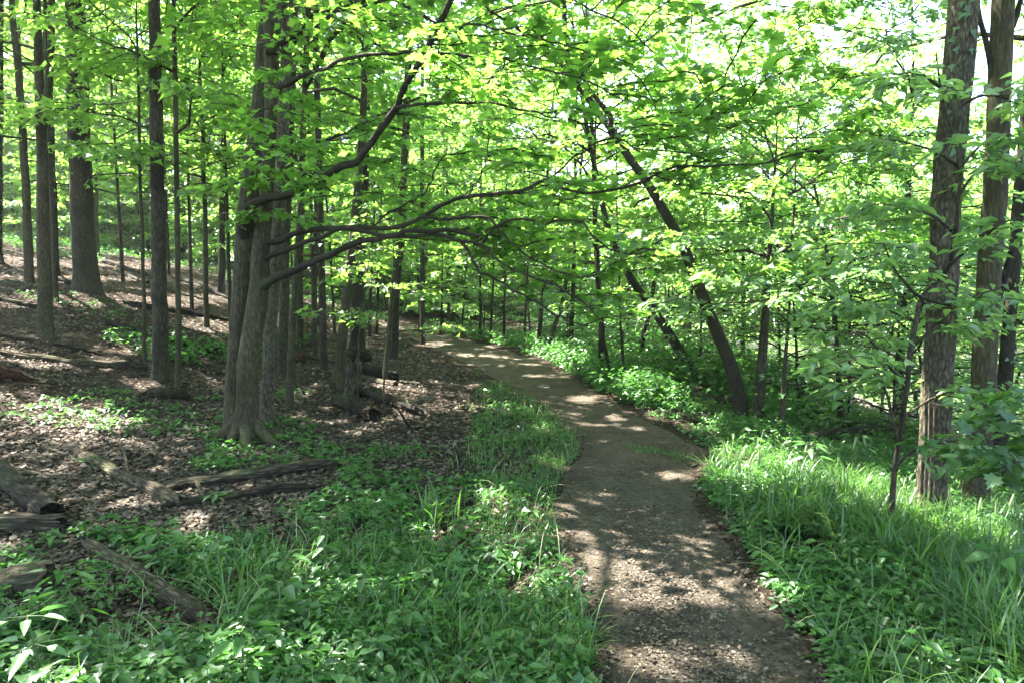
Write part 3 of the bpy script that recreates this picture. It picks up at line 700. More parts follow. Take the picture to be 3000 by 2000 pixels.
# right bank
tree('leaning_tree', 'thick black trunk leaning back over the path from the river bank', [(1705, 972), (1690, 880), (1662, 800), (1640, 750), (1612, 680), (1590, 620), (1562, 550), (1540, 510), (1512, 460), (1490, 425), (1450, 370), (1418, 322), (1396, 285), (1374, 262), (1345, 215), (1320, 190), (1305, 140), (1298, 60)], 34, 12, 8.7, 'bark_dark', 'maple_far', flare=.3, z0=5.2, cr=2.4, nl=12, sides=16, templ='star', size=.12, tall=False, thin=.28)
LT = LAST[0]
def side_limb(par, pts, y, w0, w1, mat='bark_dark', n=24):
    c = spline(np.array([at(p[0], p[1], y) for p in pts]), n)
    make('limb', tparts(tube(c, np.linspace(w0, w1, n) * y / F / 2, 10)), [M[mat]], par)
yL = LT.location[1]
side_limb(LT, [(1400, 292), (1402, 268), (1372, 230), (1350, 200), (1338, 165), (1345, 130)], yL - .1, 14, 5)
side_limb(LT, [(1320, 190), (1290, 150), (1240, 110), (1180, 60), (1120, 20), (1090, -20)], yL - .1, 8, 4)
side_limb(LT, [(1345, 215), (1300, 160), (1260, 130)], yL - .2, 8, 3)
side_limb(LT, [(1492, 455), (1470, 462), (1455, 478)], yL, 7, 4)
tree('leaning_tree', 'second black leaning trunk, smaller and left of the thick one', [(1612, 892), (1590, 850), (1564, 810), (1546, 780), (1520, 740), (1492, 698), (1450, 642), (1410, 560), (1390, 500)], 25, 14, 6.8, 'bark_dark', z0=3.6, cr=2., nl=10, templ='star', size=.13, tall=False, thin=.5, sides=14)
tree('tree', 'upright brown trunk touching the foot of the thick leaning one', [(1738, 978), (1746, 880), (1756, 760), (1764, 640), (1772, 530)], 28, 10, 3.9, 'bark_brown', z0=1.9, cr=2.0, templ='star', size=.11, K=11, nl=16, tall=False, thin=.9, carve=False)
tree('tree', 'thin grey trunk right of the thick leaning one', [(1796, 1000), (1800, 900), (1806, 800), (1812, 700)], 14, 6, 5, 'bark_brown', z0=1.5, cr=1.7, nl=16, T=9, K=9, templ='ovate', size=.10, tall=False, thin=.9, leaf='bush', carve=False)
tree('tree', 'black trunk between the slim bent sapling and the ridged trunk', [(2062, 905), (2068, 800), (2074, 700), (2080, 560)], 24, 12, 8.5, 'bark_dark', z0=4, cr=2.8, templ='star', size=.15, y=11)
tree('oak_tree', 'ridged grey-brown trunk standing in the tall grass by the path', [(2138, 1192), (2146, 1050), (2152, 900), (2160, 760), (2170, 550), (2182, 350), (2196, 200), (2212, 0)], 60, 56, 17, 'bark_ridge', 'oak_leaf', flare=.18, ridge=.17, sides=72, z0=5.2, cr=4., nl=15, y=4.75)
tree('tree', 'pale smooth trunk at the edge, behind and right of the ridged one', [(2242, 1138), (2252, 1000), (2262, 840), (2272, 650), (2284, 450), (2294, 250), (2304, 0)], 54, 44, 16, 'bark_grey', 'oak_leaf', flare=.2, ridge=.04, sides=32, z0=4.6, cr=3.6, y=5.9)
RT = LAST[0]
side_limb(RT, [(2270, 720), (2300, 660), (2330, 560), (2352, 480), (2380, 400)], 6.0, 20, 10)
side_limb(RT, [(2292, 260), (2270, 120), (2250, 40), (2240, -40)], 5.9, 16, 8)
side_limb(RT, [(2300, 110), (2330, 50), (2345, 0), (2370, -60)], 5.9, 16, 8)
tree('tree', 'dark broken-barked trunk partly hidden behind the pale smooth one', [(2292, 1105), (2300, 980), (2312, 820), (2326, 640)], 38, 26, 12, 'bark_dark', 'oak_leaf', z0=4, cr=3., y=7.4, sides=14)

# slim bent sapling by the grass
def bent():
    y = 4.35
    b = at(2046, 1190, y); b[2] = h_base(b[0], b[1])
    r = root('sapling', tuple(b), 'slim bent sapling forking in two beside the ridged trunk', 'sapling')
    main = [(2046, 1200), (2052, 1110), (2062, 1030), (2072, 960), (2084, 880), (2092, 800), (2104, 740), (2118, 684), (2160, 640), (2180, 610), (2194, 540), (2202, 450), (2206, 385), (2196, 330), (2176, 270), (2160, 200), (2150, 120)]
    c = spline(np.array([at(p[0], p[1], y + .12 * math.sin(i)) for i, p in enumerate(main)]), 70); c[0, 2] = b[2] - .05
    tp = tparts(tube(c, np.interp(np.linspace(0, 1, 70), [0, .1, .45, .6, 1], [15, 12, 11, 9, 3]) * y / F / 2, 12, .06, 5))
    br = [[(2118, 684), (2095, 668), (2070, 640), (2050, 610), (2030, 560)], [(2062, 1030), (2050, 960), (2036, 900), (2010, 860), (1970, 830), (1940, 800)], [(2180, 610), (2240, 560), (2290, 520), (2340, 500)], [(2202, 450), (2240, 400), (2290, 380)], [(2206, 385), (2150, 350), (2090, 330), (2040, 320)],
          [(2194, 540), (2150, 500), (2100, 480), (2040, 470)], [(2092, 800), (2140, 760), (2190, 740), (2240, 730)], [(2072, 960), (2130, 920), (2180, 900), (2230, 890)], [(2084, 880), (2040, 840), (2000, 780), (1960, 760)], [(2104, 740), (2060, 720), (2010, 710), (1960, 690)],
          [(2176, 270), (2230, 230), (2280, 220), (2340, 240)], [(2160, 200), (2110, 170), (2060, 170)], [(2118, 684), (2180, 700), (2240, 680), (2300, 660)], [(2050, 1080), (2090, 1040), (2140, 1020), (2200, 1010)], [(2206, 385), (2260, 330), (2320, 320)]]
    P0, Dd, L = [], [], []
    for i, q in enumerate(br):
        cc = spline(np.array([at(x, yy, y + k * rng.uniform(-.22, .16)) for k, (x, yy) in enumerate(q)]), 16)
        tp += tparts(tube(cc, np.linspace(3.6, 1.4, 16) * y / F, 6))
        for k in (4, 7, 9, 11, 13, 15):
            a2 = rng.uniform(.2, 1.2) * rng.choice([-1, 1]); T_ = cc[min(15, k + 1)] - cc[k - 1]; dh = nrm(np.array([T_[0], T_[1], 0]))
            P0.append(cc[k]); Dd.append([dh[0] * math.cos(a2) - dh[1] * math.sin(a2), dh[0] * math.sin(a2) + dh[1] * math.cos(a2), rng.uniform(-.1, .2)]); L.append(rng.uniform(.22, .5))
    P, H, Nn, sz, tw, mn = sprays(np.array(P0), np.array(Dd), np.array(L), 5, 5, .084, .2, .4, .4)
    tp += [prisms(mn[0], mn[1], np.full(len(mn[0]), .004), np.full(len(mn[0]), .0028))]
    make('trunk', tp, [M['bark_brown']], r)
    k = keep_leaf(P, False)
    make('crown', [leaves(P[k], H[k], Nn[k], sz[k], 'ovate')], [M['ash']], r)
bent()

# leafy understorey trees with no trunk to speak of: bank side (right) and slope (left)
def under(label, x, y, H, z0, cr, leaf='maple_far', templ='star', size=.13, nl=15, nsp=4, T=9, K=8, w=.05, name='understory_tree', cat='tree', group=None, bark='bark_dark', carve=True, thin=1.):
    d = y; px = x / y * F + 1176
    g = float(h_base(x, y)); q = CAM[2] - g
    py = 784 - F * math.tan(math.atan2(g - CAMH, y) + PITCH)
    lean = rng.normal(0, .4, 2)
    b = np.array([x, y, g])
    tr = spline(np.array([b - Z3 * .1, b + [lean[0] * .2, lean[1] * .2, H * .33], b + [lean[0] * .5, lean[1] * .5, H * .66], b + [lean[0], lean[1], H]]), 20)
    rad = np.linspace(w, .008, 20)
    r = root(name, tuple(b), label, cat, group)
    (LP, LH, LN, LS), (A, B, RA, RB), tw, mn = crown_tall(tr, rad, g + z0, cr, templ, size, nl, nsp, T, K)
    make('trunk', tparts(tube(tr, rad, 8)) + [prisms(A, B, RA, RB, 5), prisms(mn[0], mn[1], np.full(len(mn[0]), .007), np.full(len(mn[0]), .005))], [M[bark]], r)
    k = (keep_leaf(LP + nrm(LH) * LS[:, None] * .5, False) if carve else np.ones(len(LP), bool)) & (rng.random(len(LP)) < thin)
    make('crown', [leaves(LP[k], LH[k], LN[k], LS[k], templ)], [M[leaf]], r)
    return r

RG = 'leafy young trees crowding the river bank'
for lab, x, y, H, z0, cr, lf, tm, sz in [
    ('bright yellow-green young tree spreading over the bank behind the leaning trunks', 4.6, 13.5, 5.6, 1.8, 2.5, 'maple_far', 'star', .13),
    ('tall airy young tree on the bank rising over the thick leaning trunk', 6.2, 17, 11, 2.5, 3.2, 'maple_far', 'star', .14),
    ('broad sunlit young tree whose drooping sprays hang left of the slim bent sapling', 5.0, 10.2, 4.6, 1.5, 2.3, 'ash', 'ovate', .13),
    ('sunlit young tree behind the ridged trunk with layered pale sprays', 6.8, 11.8, 6.2, 1.8, 2.5, 'maple_far', 'star', .13),
    ('leafy young tree filling the gap between the two big trunks by the grass', 7.4, 9.6, 6.0, 1.6, 2.2, 'maple_far', 'star', .12),
    ('young tree overhanging the river behind the black trunk', 9.0, 15, 6.5, 2, 2.8, 'maple_far', 'star', .15),
    ('tall yellow-lit tree beyond the clump of thin stems', 3.4, 20, 7.5, 2.2, 3.0, 'maple_far', 'star', .15),
    ('dense young tree over the far path edge left of the clump', 2.0, 24, 9, 2.2, 3.2, 'maple_far', 'star', .16),
    ('pale young tree right where the path vanishes', -1.2, 29, 11, 2.2, 3.4, 'maple_far', 'star', .17),
    ('broad young tree far along the bank, paler than its neighbours', 6.0, 27, 9, 2.5, 3.6, 'maple_far', 'star', .17),
    ('tall tree far back on the bank with see-through crown', 10.5, 24, 11, 3.5, 3.4, 'maple_far', 'star', .17),
    ('low spreading young tree between the two leaning trunks and the water', 4.0, 15.5, 4.5, 1.2, 2.5, 'maple_far', 'star', .13),
    ('sunlit young tree leaning out over the river bank behind the upright brown trunk', 6.4, 14.2, 5.2, 1.6, 2.6, 'maple_far', 'star', .13),
    ('young tree on the lower bank right of the black trunk', 8.6, 12.6, 4.6, 1.0, 2.4, 'ash', 'ovate', .13),
    ('broad leafy tree near the water behind the sunlit pair', 8.4, 18.5, 7, 1.8, 3.2, 'maple_far', 'star', .15),
    ('tall leafy tree far down the river bank', 13, 27, 9, 2, 3.8, 'maple_far', 'star', .18),
    ('leafy tree standing at the bend of the river', 9, 34, 10, 2, 4., 'maple_far', 'star', .19),
    ('light green tree at the far end of the path corridor', 1.5, 31, 11, 2, 3.6, 'maple_far', 'star', .18),
    ('fine-leaved young tree at the right edge behind the pale smooth trunk', 9.3, 11.5, 7, 1.2, 2.5, 'ash', 'ovate', .13),
]:
    under(lab, x, y, H, z0, cr, lf, tm, sz * .82, group=RG, nl=17, K=11, thin=.60 if H > 8 else .48, carve=y < 9.5 or x < 2)
SG = 'bluish leafy shrubs under the bank trees'
for k_, (lab, x, y, H, cr, sz) in enumerate([
    ('rounded blue-green shrub at the foot of the leaning trunks', 3.4, 12.2, 3.2, 1.4, .085),
    ('dense small-leaved shrub behind the thick leaning trunk', 5.0, 12.6, 3.8, 1.6, .085),
    ('blue-green shrub by the upright brown trunk', 4.5, 10.6, 2.6, 1.1, .08),
    ('low leafy shrub between the slim sapling and the leaning trunk', 4.7, 8.2, 2.2, 1.1, .08),
    ('shrub behind the ridged trunk with arching shoots', 6.1, 8.6, 2.6, 1.3, .085),
    ('bluish shrub beyond the far path edge under the drooping maple limbs', .6, 22, 3.6, 1.9, .11),
    ('second bluish shrub beyond the far path edge, left of the first', -1.0, 24, 3.8, 2., .11),
    ('dark shrub against the clump of thin stems', 2.6, 16.2, 2.6, 1.2, .1),
    ('shrub on the lower bank close to the water', 7.2, 13.2, 3.4, 1.8, .1),
    ('tall pale shrub filling the gap right of the upright brown trunk', 5.6, 11.2, 3.8, 1.7, .09),
    ('bright shrub glimpsed between the two leaning trunks', 3.3, 14.6, 3.2, 1.6, .095),
    ('wide shrub low behind the slim sapling', 6.3, 10.2, 3.0, 1.6, .09),
    ('pale shrub in front of the river behind the black trunk', 8.2, 11.4, 3.0, 1.6, .09),
    ('sunlit shrub farther down the bank left of the leaning pair', 4.2, 18, 3.6, 1.9, .1),
    ('broad shrub by the water beyond the leaning pair', 6.4, 19.5, 4.2, 2.2, .11),
    ('shrub crowding the far path edge beside the slanting trunks', 1.6, 19.5, 3.0, 1.7, .1),
    ('shrub deep in the corner behind the pale smooth trunk', 7.6, 8.2, 2.6, 1.3, .085),
]):
    under(lab, x, y, H, .25, cr, 'bush' if k_ % 2 else 'ash', 'ovate', sz, nl=18, nsp=4, T=8, K=7, w=.03, thin=.68, carve=y < 9.5 or x < 2, name='shrub', cat='shrub', group=SG)
LG = 'layered young maples on the shaded slope'
k = 0
SPOTS = [(-13.5, 17), (-10.5, 18.5), (-8.2, 17.5), (-6.6, 16), (-15, 22), (-11.5, 23), (-8, 22), (-5.2, 20), (-17, 27), (-12.5, 28), (-8.8, 27.5), (-5., 27), (-9.2, 13.8), (-12, 14.2), (-3.2, 24), (-2.2, 33), (-6.5, 33), (-11.5, 34), (-16.5, 34), (-22, 33), (-20, 25), (2.5, 34), (-16, 17.5), (-4.4, 15.2)]
for x, y in SPOTS:
    under('one of the layered young maples leafing out between the trunks on the slope', x, y, rng.uniform(8, 11.5), rng.uniform(1.8, 3.4), rng.uniform(2.4, 3.4), 'maple_far', 'star', .112 if y < 22 else .145, group=LG, nl=17, K=11, bark='bark_brown', thin=.6 if y > 20 else .85)

# tall canopy trees elsewhere along the path and on the slope (mostly above the frame, they shade the ground)
for i, (x, y) in enumerate([(-6, 9.5), (-3.6, 13), (-9.5, 8.5), (-12, 11.5), (-2.5, 19), (-7, 25), (-14, 20), (-4.5, 5.2), (-8.5, 4.5), (-1.5, 8.8), (-12.5, 6), (-19, 16), (-17, 10), (-11, 30), (-19, 30), (-2.5, 27), (-4.5, 9.8)]):
    H = rng.uniform(15, 19)
    g = float(h_base(x, y))
    r = None
    # slim stems standing where the photo shows thin trunks; crowns above
    b = np.array([x, y, g]); l2 = rng.normal(0, .3, 2)
    tr = spline(np.array([b - Z3 * .1, b + [l2[0] * .3, l2[1] * .3, H * .4], b + [l2[0], l2[1], H]]), 30)
    rad = np.linspace(.075, .015, 30)
    if i in (7, 8, 9, 10, 0, 16):       # these would stand in the open: their crowns belong to neighbours outside the frame
        continue
    (LP, LH, LN, LS), (A, B, RA, RB), tw, mn = crown_tall(tr, rad, g + H * .42, 4.2, 'kite', .19, 15, 4, 9, 8)
    kk = keep_leaf(LP + nrm(LH) * LS[:, None] * .5, True)
    r = root('forest_tree', tuple(b), 'one of the slim tall trunks whose crown closes the roof of leaves over the slope', 'tree', 'slim tall trunks on the slope')
    make('trunk', tparts(tube(tr, rad, 9)) + [prisms(A, B, RA, RB, 5)], [M['bark_brown']], r)
    make('crown', [leaves(LP[kk], LH[kk], LN[kk], LS[kk], 'kite')], [M['maple_far']], r)
# unseen trees outside the frame, added so their crowns shade the path and foreground
for lab, x, y, H in [('tall unseen shade tree just outside the frame beside the camera', -5.6, 2.6, 17), ('tall unseen shade tree outside the frame behind the near seedlings', -7.5, -.5, 18), ('tall unseen shade tree on the bank outside the frame', 4.6, 1.6, 16), ('tall shade tree behind the viewer', -1.5, -4, 18), ('tall unseen shade tree up the slope outside the frame', -11, 4, 17), ('tall unseen tree added for shade outside the frame beside the splintered log', -7.2, 6.6, 18), ('tall unseen tree added for shade behind the viewer on the left', -3.6, -1, 17)]:
    under(lab, x, y, H, 6.5, 4.6, 'maple_far', 'kite', .19, nl=18, nsp=4, w=.16, name='unseen_shade_tree', bark='bark_brown')

# far wood that reads as one mass
def woods():
    parts, LPs, LHs, LNs, LSs = [], [], [], [], []
    for i in range(210):
        y = 36 + 50 * rng.random() ** 1.5; x = rng.uniform(-.95, 1.0) * y
        if 6 < x < 27 and y < 46: continue
        g = float(h_base(x, y)); H = rng.uniform(9, 17) if x < .02 * y else rng.uniform(4.5, 9)
        b = np.array([x, y, g]); l2 = rng.normal(0, .6, 2)
        tr = spline(np.array([b - Z3 * .2, b + [l2[0] * .4, l2[1] * .4, H * .5], b + [l2[0], l2[1], H]]), 10)
        rad = np.linspace(rng.uniform(.08, .22), .02, 10)
        (LP, LH, LN, LS), (A, B, RA, RB), tw, mn = crown_tall(tr, rad, g + rng.uniform(.4, 2.5), 4.4, 'kite', .36, 13, 4, 8, 7)
        parts += tparts(tube(tr, rad, 6), 1); parts.append((*prisms(A, B, RA, RB, 3)[:2], 1))
        LPs.append(LP); LHs.append(LH); LNs.append(LN); LSs.append(LS)
    for i in range(170):               # low brush under the far trees
        y = 30 + 45 * rng.random() ** 1.6; x = rng.uniform(-.95, 1.0) * y
        if i < 110 and 6 < x < 27 and y < 46: continue
        if i >= 110: y = rng.uniform(37, 52); x = rng.uniform(4, 30)
        g = float(h_base(x, y)); H = rng.uniform(1.6, 3.6); b = np.array([x, y, g])
        tr = b + np.c_[np.zeros(6), np.zeros(6), np.linspace(-.1, H, 6)]
        (LP, LH, LN, LS), (A, B, RA, RB), tw, mn = crown_tall(tr, np.linspace(.03, .01, 6), g + .2, 2.2, 'kite', .26, 12, 3, 7, 5)
        parts.append((*prisms(A, B, RA, RB, 3)[:2], 1))
        LPs.append(LP); LHs.append(LH); LNs.append(LN); LSs.append(LS)
    parts.append(leaves(np.vstack(LPs), np.vstack(LHs), np.vstack(LNs), np.concatenate(LSs), 'kite', 0))
    kind(make('distant_woods', parts, [M['maple_far'], M['bark_brown']]), 'stuff', 'backlit green woods far beyond the trunks')
woods()
# airy tree across the river, its bare forks against the white sky
tree('airy_tree', 'tall open-crowned tree against the white sky, its forks showing', [(1790, 700), (1795, 500), (1797, 330), (1796, 200), (1785, 110), (1776, 40)], 13, 5, 15, 'bark_brown', 'ash', z0=9.3, cr=4.2, nl=14, nsp=4, templ='kite', size=.24, tall=False, y=32, thin=.7, carve=False)
AT = LAST[0]
for q in ([(1797, 210), (1820, 150), (1832, 90), (1838, 30)], [(1796, 205), (1812, 160), (1815, 100), (1806, 40)], [(1797, 215), (1835, 170), (1860, 130), (1880, 90)], [(1790, 150), (1768, 110), (1752, 60)]):
    side_limb(AT, q, 32, 6, 2, 'bark_brown', 14)

# ------------------------------------------------------------------ fallen logs
def ground_line(p0, p1, lift, n=36, sag=True, wob=.03, seed=0):
    a, b = hit(*p0), hit(*p1)
    t = np.linspace(0, 1, n)[:, None]
    c = a * (1 - t) + b * t
    g = h_base(c[:, 0], c[:, 1])
    c[:, 2] = g + lift if sag else c[:, 2] + lift
    c[1:-1, 0] += (vnoise(t[1:-1, 0] * 5, t[1:-1, 0] * 0, seed) - .5) * wob * 2
    c[1:-1, 2] += (vnoise(t[1:-1, 0] * 6, t[1:-1, 0] * 0, seed + 3) - .5) * wob
    return c

LOGPTS = []
def near_log(x, y, front=.42):
    out = np.zeros(len(x), bool)
    for L_ in LOGPTS:
        for cx, cy, r_ in L_[::3]:
            out |= (np.abs(x - cx) < r_ + .11) & (y < cy + r_ + .02) & (y > cy - r_ - front)
    return out

def log(label, p0, p1, w0, w1, mat='log', end0=False, end1=False, ridge=.24, taper0=1, taper1=1, name='fallen_log', stubs=0, seed=None, lift=.55, raise_=(0, 0), spl=0.):
    seed = abs(p0[0] + p1[1]) * .37 if seed is None else seed
    a, b = hit(*p0), hit(*p1); n = 46
    r0, r1 = w0 * a[1] / F / 2, w1 * b[1] / F / 2
    q = np.linspace(0, 1, n)
    rr = r0 + (r1 - r0) * q
    rr = rr * (1 - (1 - taper0) * np.exp(-q * 14)) * (1 - (1 - taper1) * np.exp(-(1 - q) * 14)) * (1 + .22 * (vnoise(q * 9, q * 0, seed) - .5))
    c = ground_line(p0, p1, 0, n, seed=seed)
    c[:, 2] += rr * lift + raise_[0] + (raise_[1] - raise_[0]) * q
    LOGPTS.append(np.c_[c[:, :2], rr])
    ctr = c[n // 2].copy()
    r = root(name, tuple(ctr), label, 'stump' if name == 'tree_stump' else 'log')
    r['axis'] = 1; r.rotation_euler = Vector(c[-1] - c[0]).to_track_quat('Z', 'Y').to_euler()
    V, Fq, tri = tube(c, rr, 22, ridge, 7, seed)
    k = 22
    if spl:                            # broken ends: splinters of unequal length
        T0 = nrm(c[0] - c[3]); T1 = nrm(c[-1] - c[-4])
        V[:k] += T0 * (rng.random((k, 1)) ** 2 * spl); V[k * (n - 1):k * n] += T1 * (rng.random((k, 1)) ** 2 * spl)
    parts = [(V, Fq, 0)]
    make('bark', parts, [M[mat]], r)
    for side, e in ((0, end0), (1, end1)):
        ring = V[:k] if side == 0 else V[k * (n - 1):k * n]
        cen = ring.mean(0) - (nrm(c[0] - c[3]) if side == 0 else nrm(c[-1] - c[-4])) * (.03 + rr[0 if side == 0 else -1] * .25)
        inner = cen + (ring - ring.mean(0)) * .55
        VV = np.vstack([ring, inner, [cen]]); j = np.arange(k); j2 = (j + 1) % k
        Fr = np.stack([j, j2, k + j2, k + j], 1); Ft = np.stack([k + j, k + j2, np.full(k, 2 * k)], 1)
        make('broken_end', [(VV, Fr, 0), (VV, Ft, 0)], [M['wood_end'] if e else M['log_dark']], r, smooth=False)
    for s_ in range(stubs):
        f = rng.uniform(.2, .85); i = int(f * n); d = nrm(np.array([rng.normal(0, .6), rng.normal(0, .6), .8]))
        cc = c[i] + d * np.linspace(0, .32, 8)[:, None]
        make('branch_stub', tparts(tube(cc, np.linspace(.022, .008, 8), 7)), [M[mat]], r)
    return r

log('peeled log with a pale broken end pointing at the two crossed grey logs', (160, 1030), (415, 1165), 24, 36, 'log', True, True, taper0=.4, spl=.12, stubs=0)
log('upper weathered grey log of the crossed pair, tapering toward the path', (418, 1128), (762, 1082), 26, 22, 'log', taper0=.8, taper1=.35, spl=.15, raise_=(.02, .05))
log('lower mossy log of the crossed pair lying under the grey one', (412, 1168), (730, 1122), 30, 24, 'log_dark', taper0=.8, taper1=.5, spl=.12)
log('short thick log with a dark splintered end at the edge of the seedlings', (-40, 1222), (138, 1212), 52, 46, 'log', True, False, spl=.1)
log('furrowed log running down into the green seedlings', (205, 1262), (480, 1452), 30, 46, 'log', True, True, ridge=.26, taper0=.7, taper1=.6, spl=.1, stubs=1, lift=1.15)
log('sawn thick log with yellowish mossy wood, nearest the corner', (-60, 1385), (104, 1362), 78, 70, 'log_pale', True, True, ridge=.24, spl=.05, lift=.8)
log('dark rotting trunk lying across the left edge behind the splintered log', (-10, 1085), (118, 1195), 46, 60, 'log_dark', ridge=.2, spl=.1)
log('long straight moss-brown log on the slope ending at the straight brown trunk', (-20, 812), (338, 850), 17, 21, 'log', taper0=.9, spl=.08)
log('thin dark branch-like log just uphill of the long straight one', (-20, 772), (256, 820), 13, 9, 'log_dark', taper1=.4, spl=.05)
log('red-brown decayed log end at the edge of the slope', (-30, 868), (70, 876), 40, 30, 'log_red', True, True, ridge=.3, taper1=.4, spl=.15)
log('small black hollow log lying alone on the leaves', (362, 916), (422, 918), 28, 26, 'log_dark', True, False, ridge=.2, spl=.03)
log('dark slender log pointing downhill behind the straight brown trunk, with a broken stub', (248, 748), (492, 814), 15, 14, 'log_dark', spl=.06, stubs=1)
log('broken chunk of black wood at the downhill tip of the slender log', (478, 812), (508, 800), 18, 16, 'log_dark', spl=.08)
log('upper of two parallel logs right of the thick flared trunk', (222, 600), (352, 640), 12, 11, 'log_dark', spl=.05)
log('lower of two parallel logs right of the thick flared trunk', (222, 612), (340, 652), 9, 9, 'log', spl=.05)
log('log lying across the slope behind the pale slender sapling', (285, 700), (520, 738), 12, 12, 'log_dark', spl=.06)
log('log high on the slope between saplings and maple', (400, 640), (540, 694), 11, 10, 'log_dark', spl=.06)
log('brown log on the slope above the small chunk', (385, 668), (470, 690), 9, 9, 'log', spl=.05)
log('log behind the grey forked trunk', (-10, 690), (110, 716), 12, 11, 'log_dark', spl=.05)
log('log beside the foot of the thick flared trunk', (118, 640), (206, 668), 13, 10, 'log_dark', spl=.05)
log('red-brown sawn log stub right of the pale pole-like trunk', (672, 832), (698, 832), 24, 24, 'log_red', True, True, spl=.03)
log('thin log lying behind the leaning trunk', (690, 815), (850, 846), 10, 9, 'log_dark', spl=.05)
log('back log of the pile, capped by a lump of black wood', (782, 848), (908, 878), 23, 18, 'log_dark', spl=.06, raise_=(.14, .04))
log('pale straight log resting under the back log of the pile', (784, 866), (908, 886), 12, 14, 'log', True, True, spl=.03, raise_=(.05, .0))
log('lump of black rotten wood on top of the log pile', (800, 858), (850, 862), 30, 26, 'log_dark', ridge=.3, taper0=.5, taper1=.5, spl=.05, raise_=(.3, .28))
log('thick dark front log of the pile with a square end', (776, 930), (860, 968), 34, 36, 'log_dark', True, False, spl=.04, lift=.8)
log('left black log end leaning on the stump in the pile', (774, 892), (830, 910), 34, 28, 'log_dark', spl=.05)
log('long decayed log of the pile pointing at the path', (826, 905), (968, 955), 28, 20, 'log_dark', ridge=.26, taper1=.5, spl=.12, lift=.9)
log('yellowish rounded log at the path end of the pile', (905, 934), (992, 920), 17, 19, 'log_pale', spl=.02)
log('small dark branch piece lying on the leaves between pile and grass', (918, 998), (962, 988), 13, 9, 'log_dark', spl=.06, stubs=1)
log('second small branch piece below the first on the leaves', (912, 1068), (945, 1062), 8, 6, 'log', spl=.04)
log('pale fallen trunk under the leaning trees on the bank', (1530, 908), (1610, 916), 11, 12, 'log_pale', True, True, spl=.05, lift=1.0, raise_=(.08, .12))
log('brown fallen trunk lying across the foot of the leaning trunks', (1580, 925), (1690, 942), 13, 12, 'log', spl=.08, lift=1.0, raise_=(.08, .12))
log('dark fallen trunk on the lower bank behind the sunlit grass', (1810, 955), (1960, 1005), 13, 13, 'log_dark', spl=.08, lift=1.0, raise_=(.08, .12))
log('dark log under the brush right of the slim sapling', (1850, 1030), (2030, 1010), 16, 14, 'log_dark', spl=.08, lift=1.0, raise_=(.08, .12))

def stump(label, px, py, w, hgt, mat='log_dark'):
    b = hit(px, py); s = b[1] / F
    r = root('tree_stump', tuple(b), label, 'stump')
    n = 14; z = np.linspace(-.08, hgt, n); c = b + np.c_[np.linspace(0, .02, n), np.zeros(n), z]
    rr = w * s / 2 * (1 + .5 * np.exp(-np.clip(z, 0, 9) / .1))
    V, Fq, tri = tube(c, rr, 20, .22, 6, px)
    V[20 * (n - 1):20 * n, 2] += rng.random(20) ** 2 * .12
    make('bark', [(V, Fq, 0)], [M[mat]], r)
    ring = V[20 * (n - 1):20 * n]; cen = ring.mean(0) - Z3 * .05
    VV = np.vstack([ring, [cen]]); j = np.arange(20)
    make('broken_top', [(VV, np.stack([j, (j + 1) % 20, np.full(20, 20)], 1), 0)], [M['wood_end']], r, smooth=False)
stump('upright weathered stump in the middle of the log pile', 812, 908, 34, .48, 'log')
stump('black broken stump far back between the thin trunks', 738, 752, 15, .7)
# curved bare stick by the peeled log
c = spline(np.array([hit(228, 1062), hit(262, 1058) + Z3 * .1, hit(285, 1066) + Z3 * .14, hit(294, 1088)]), 24)
o = make('stick', tparts(tube(c, np.linspace(.006, .014, 24), 8)), [M['log_pale']]); tag(o, 'short curved bare white stick rising beside the peeled log', 'stick')
c = spline(np.array([hit(450, 1135) + Z3 * .12, hit(462, 1150) + Z3 * .08, hit(474, 1172)]), 12)
o = make('stick', tparts(tube(c, np.linspace(.016, .02, 12), 8)), [M['log_pale']]); tag(o, 'grey splinter of wood leaning on the crossed logs', 'stick')

# ------------------------------------------------------------------ ground cover
def scatter(n, xr, yr, power=1.6):
    """points in view, denser near the camera"""
    u = rng.random(n); y = (yr[0] ** (1 - power) * (1 - u) + yr[1] ** (1 - power) * u) ** (1 / (1 - power))
    x = rng.uniform(-1, 1, n) * (y * .80 + .4)
    k = (x > xr[0]) & (x < xr[1])
    return x[k], y[k]

GRASS_L = gpoly([(1100, 888), (1150, 878), (1195, 892), (1240, 940), (1335, 1030), (1345, 1075), (1300, 1130), (1295, 1250), (1340, 1420), (1395, 1568), (1420, 1760), (250, 1760), (0, 1640), (-100, 1420), (150, 1380), (420, 1290), (700, 1240), (880, 1190), (1010, 1100), (1090, 1000), (1080, 940)])
HERB_L = gpoly([(1300, 1150), (1310, 1300), (1400, 1568), (1430, 1760), (-200, 1760), (-300, 1420), (120, 1350), (300, 1255), (560, 1235), (900, 1170), (1050, 1090), (1200, 1060), (1290, 1070)])
TURF_L = gpoly([(1100, 888), (1150, 878), (1195, 892), (1240, 940), (1335, 1030), (1345, 1075), (1290, 1110), (1150, 1100), (1080, 1060), (1095, 1000), (1085, 940)])
HERB_LN = gpoly([(1400, 1500), (1420, 1760), (-200, 1760), (-200, 1420), (300, 1330), (700, 1290), (1100, 1330), (1320, 1400)])

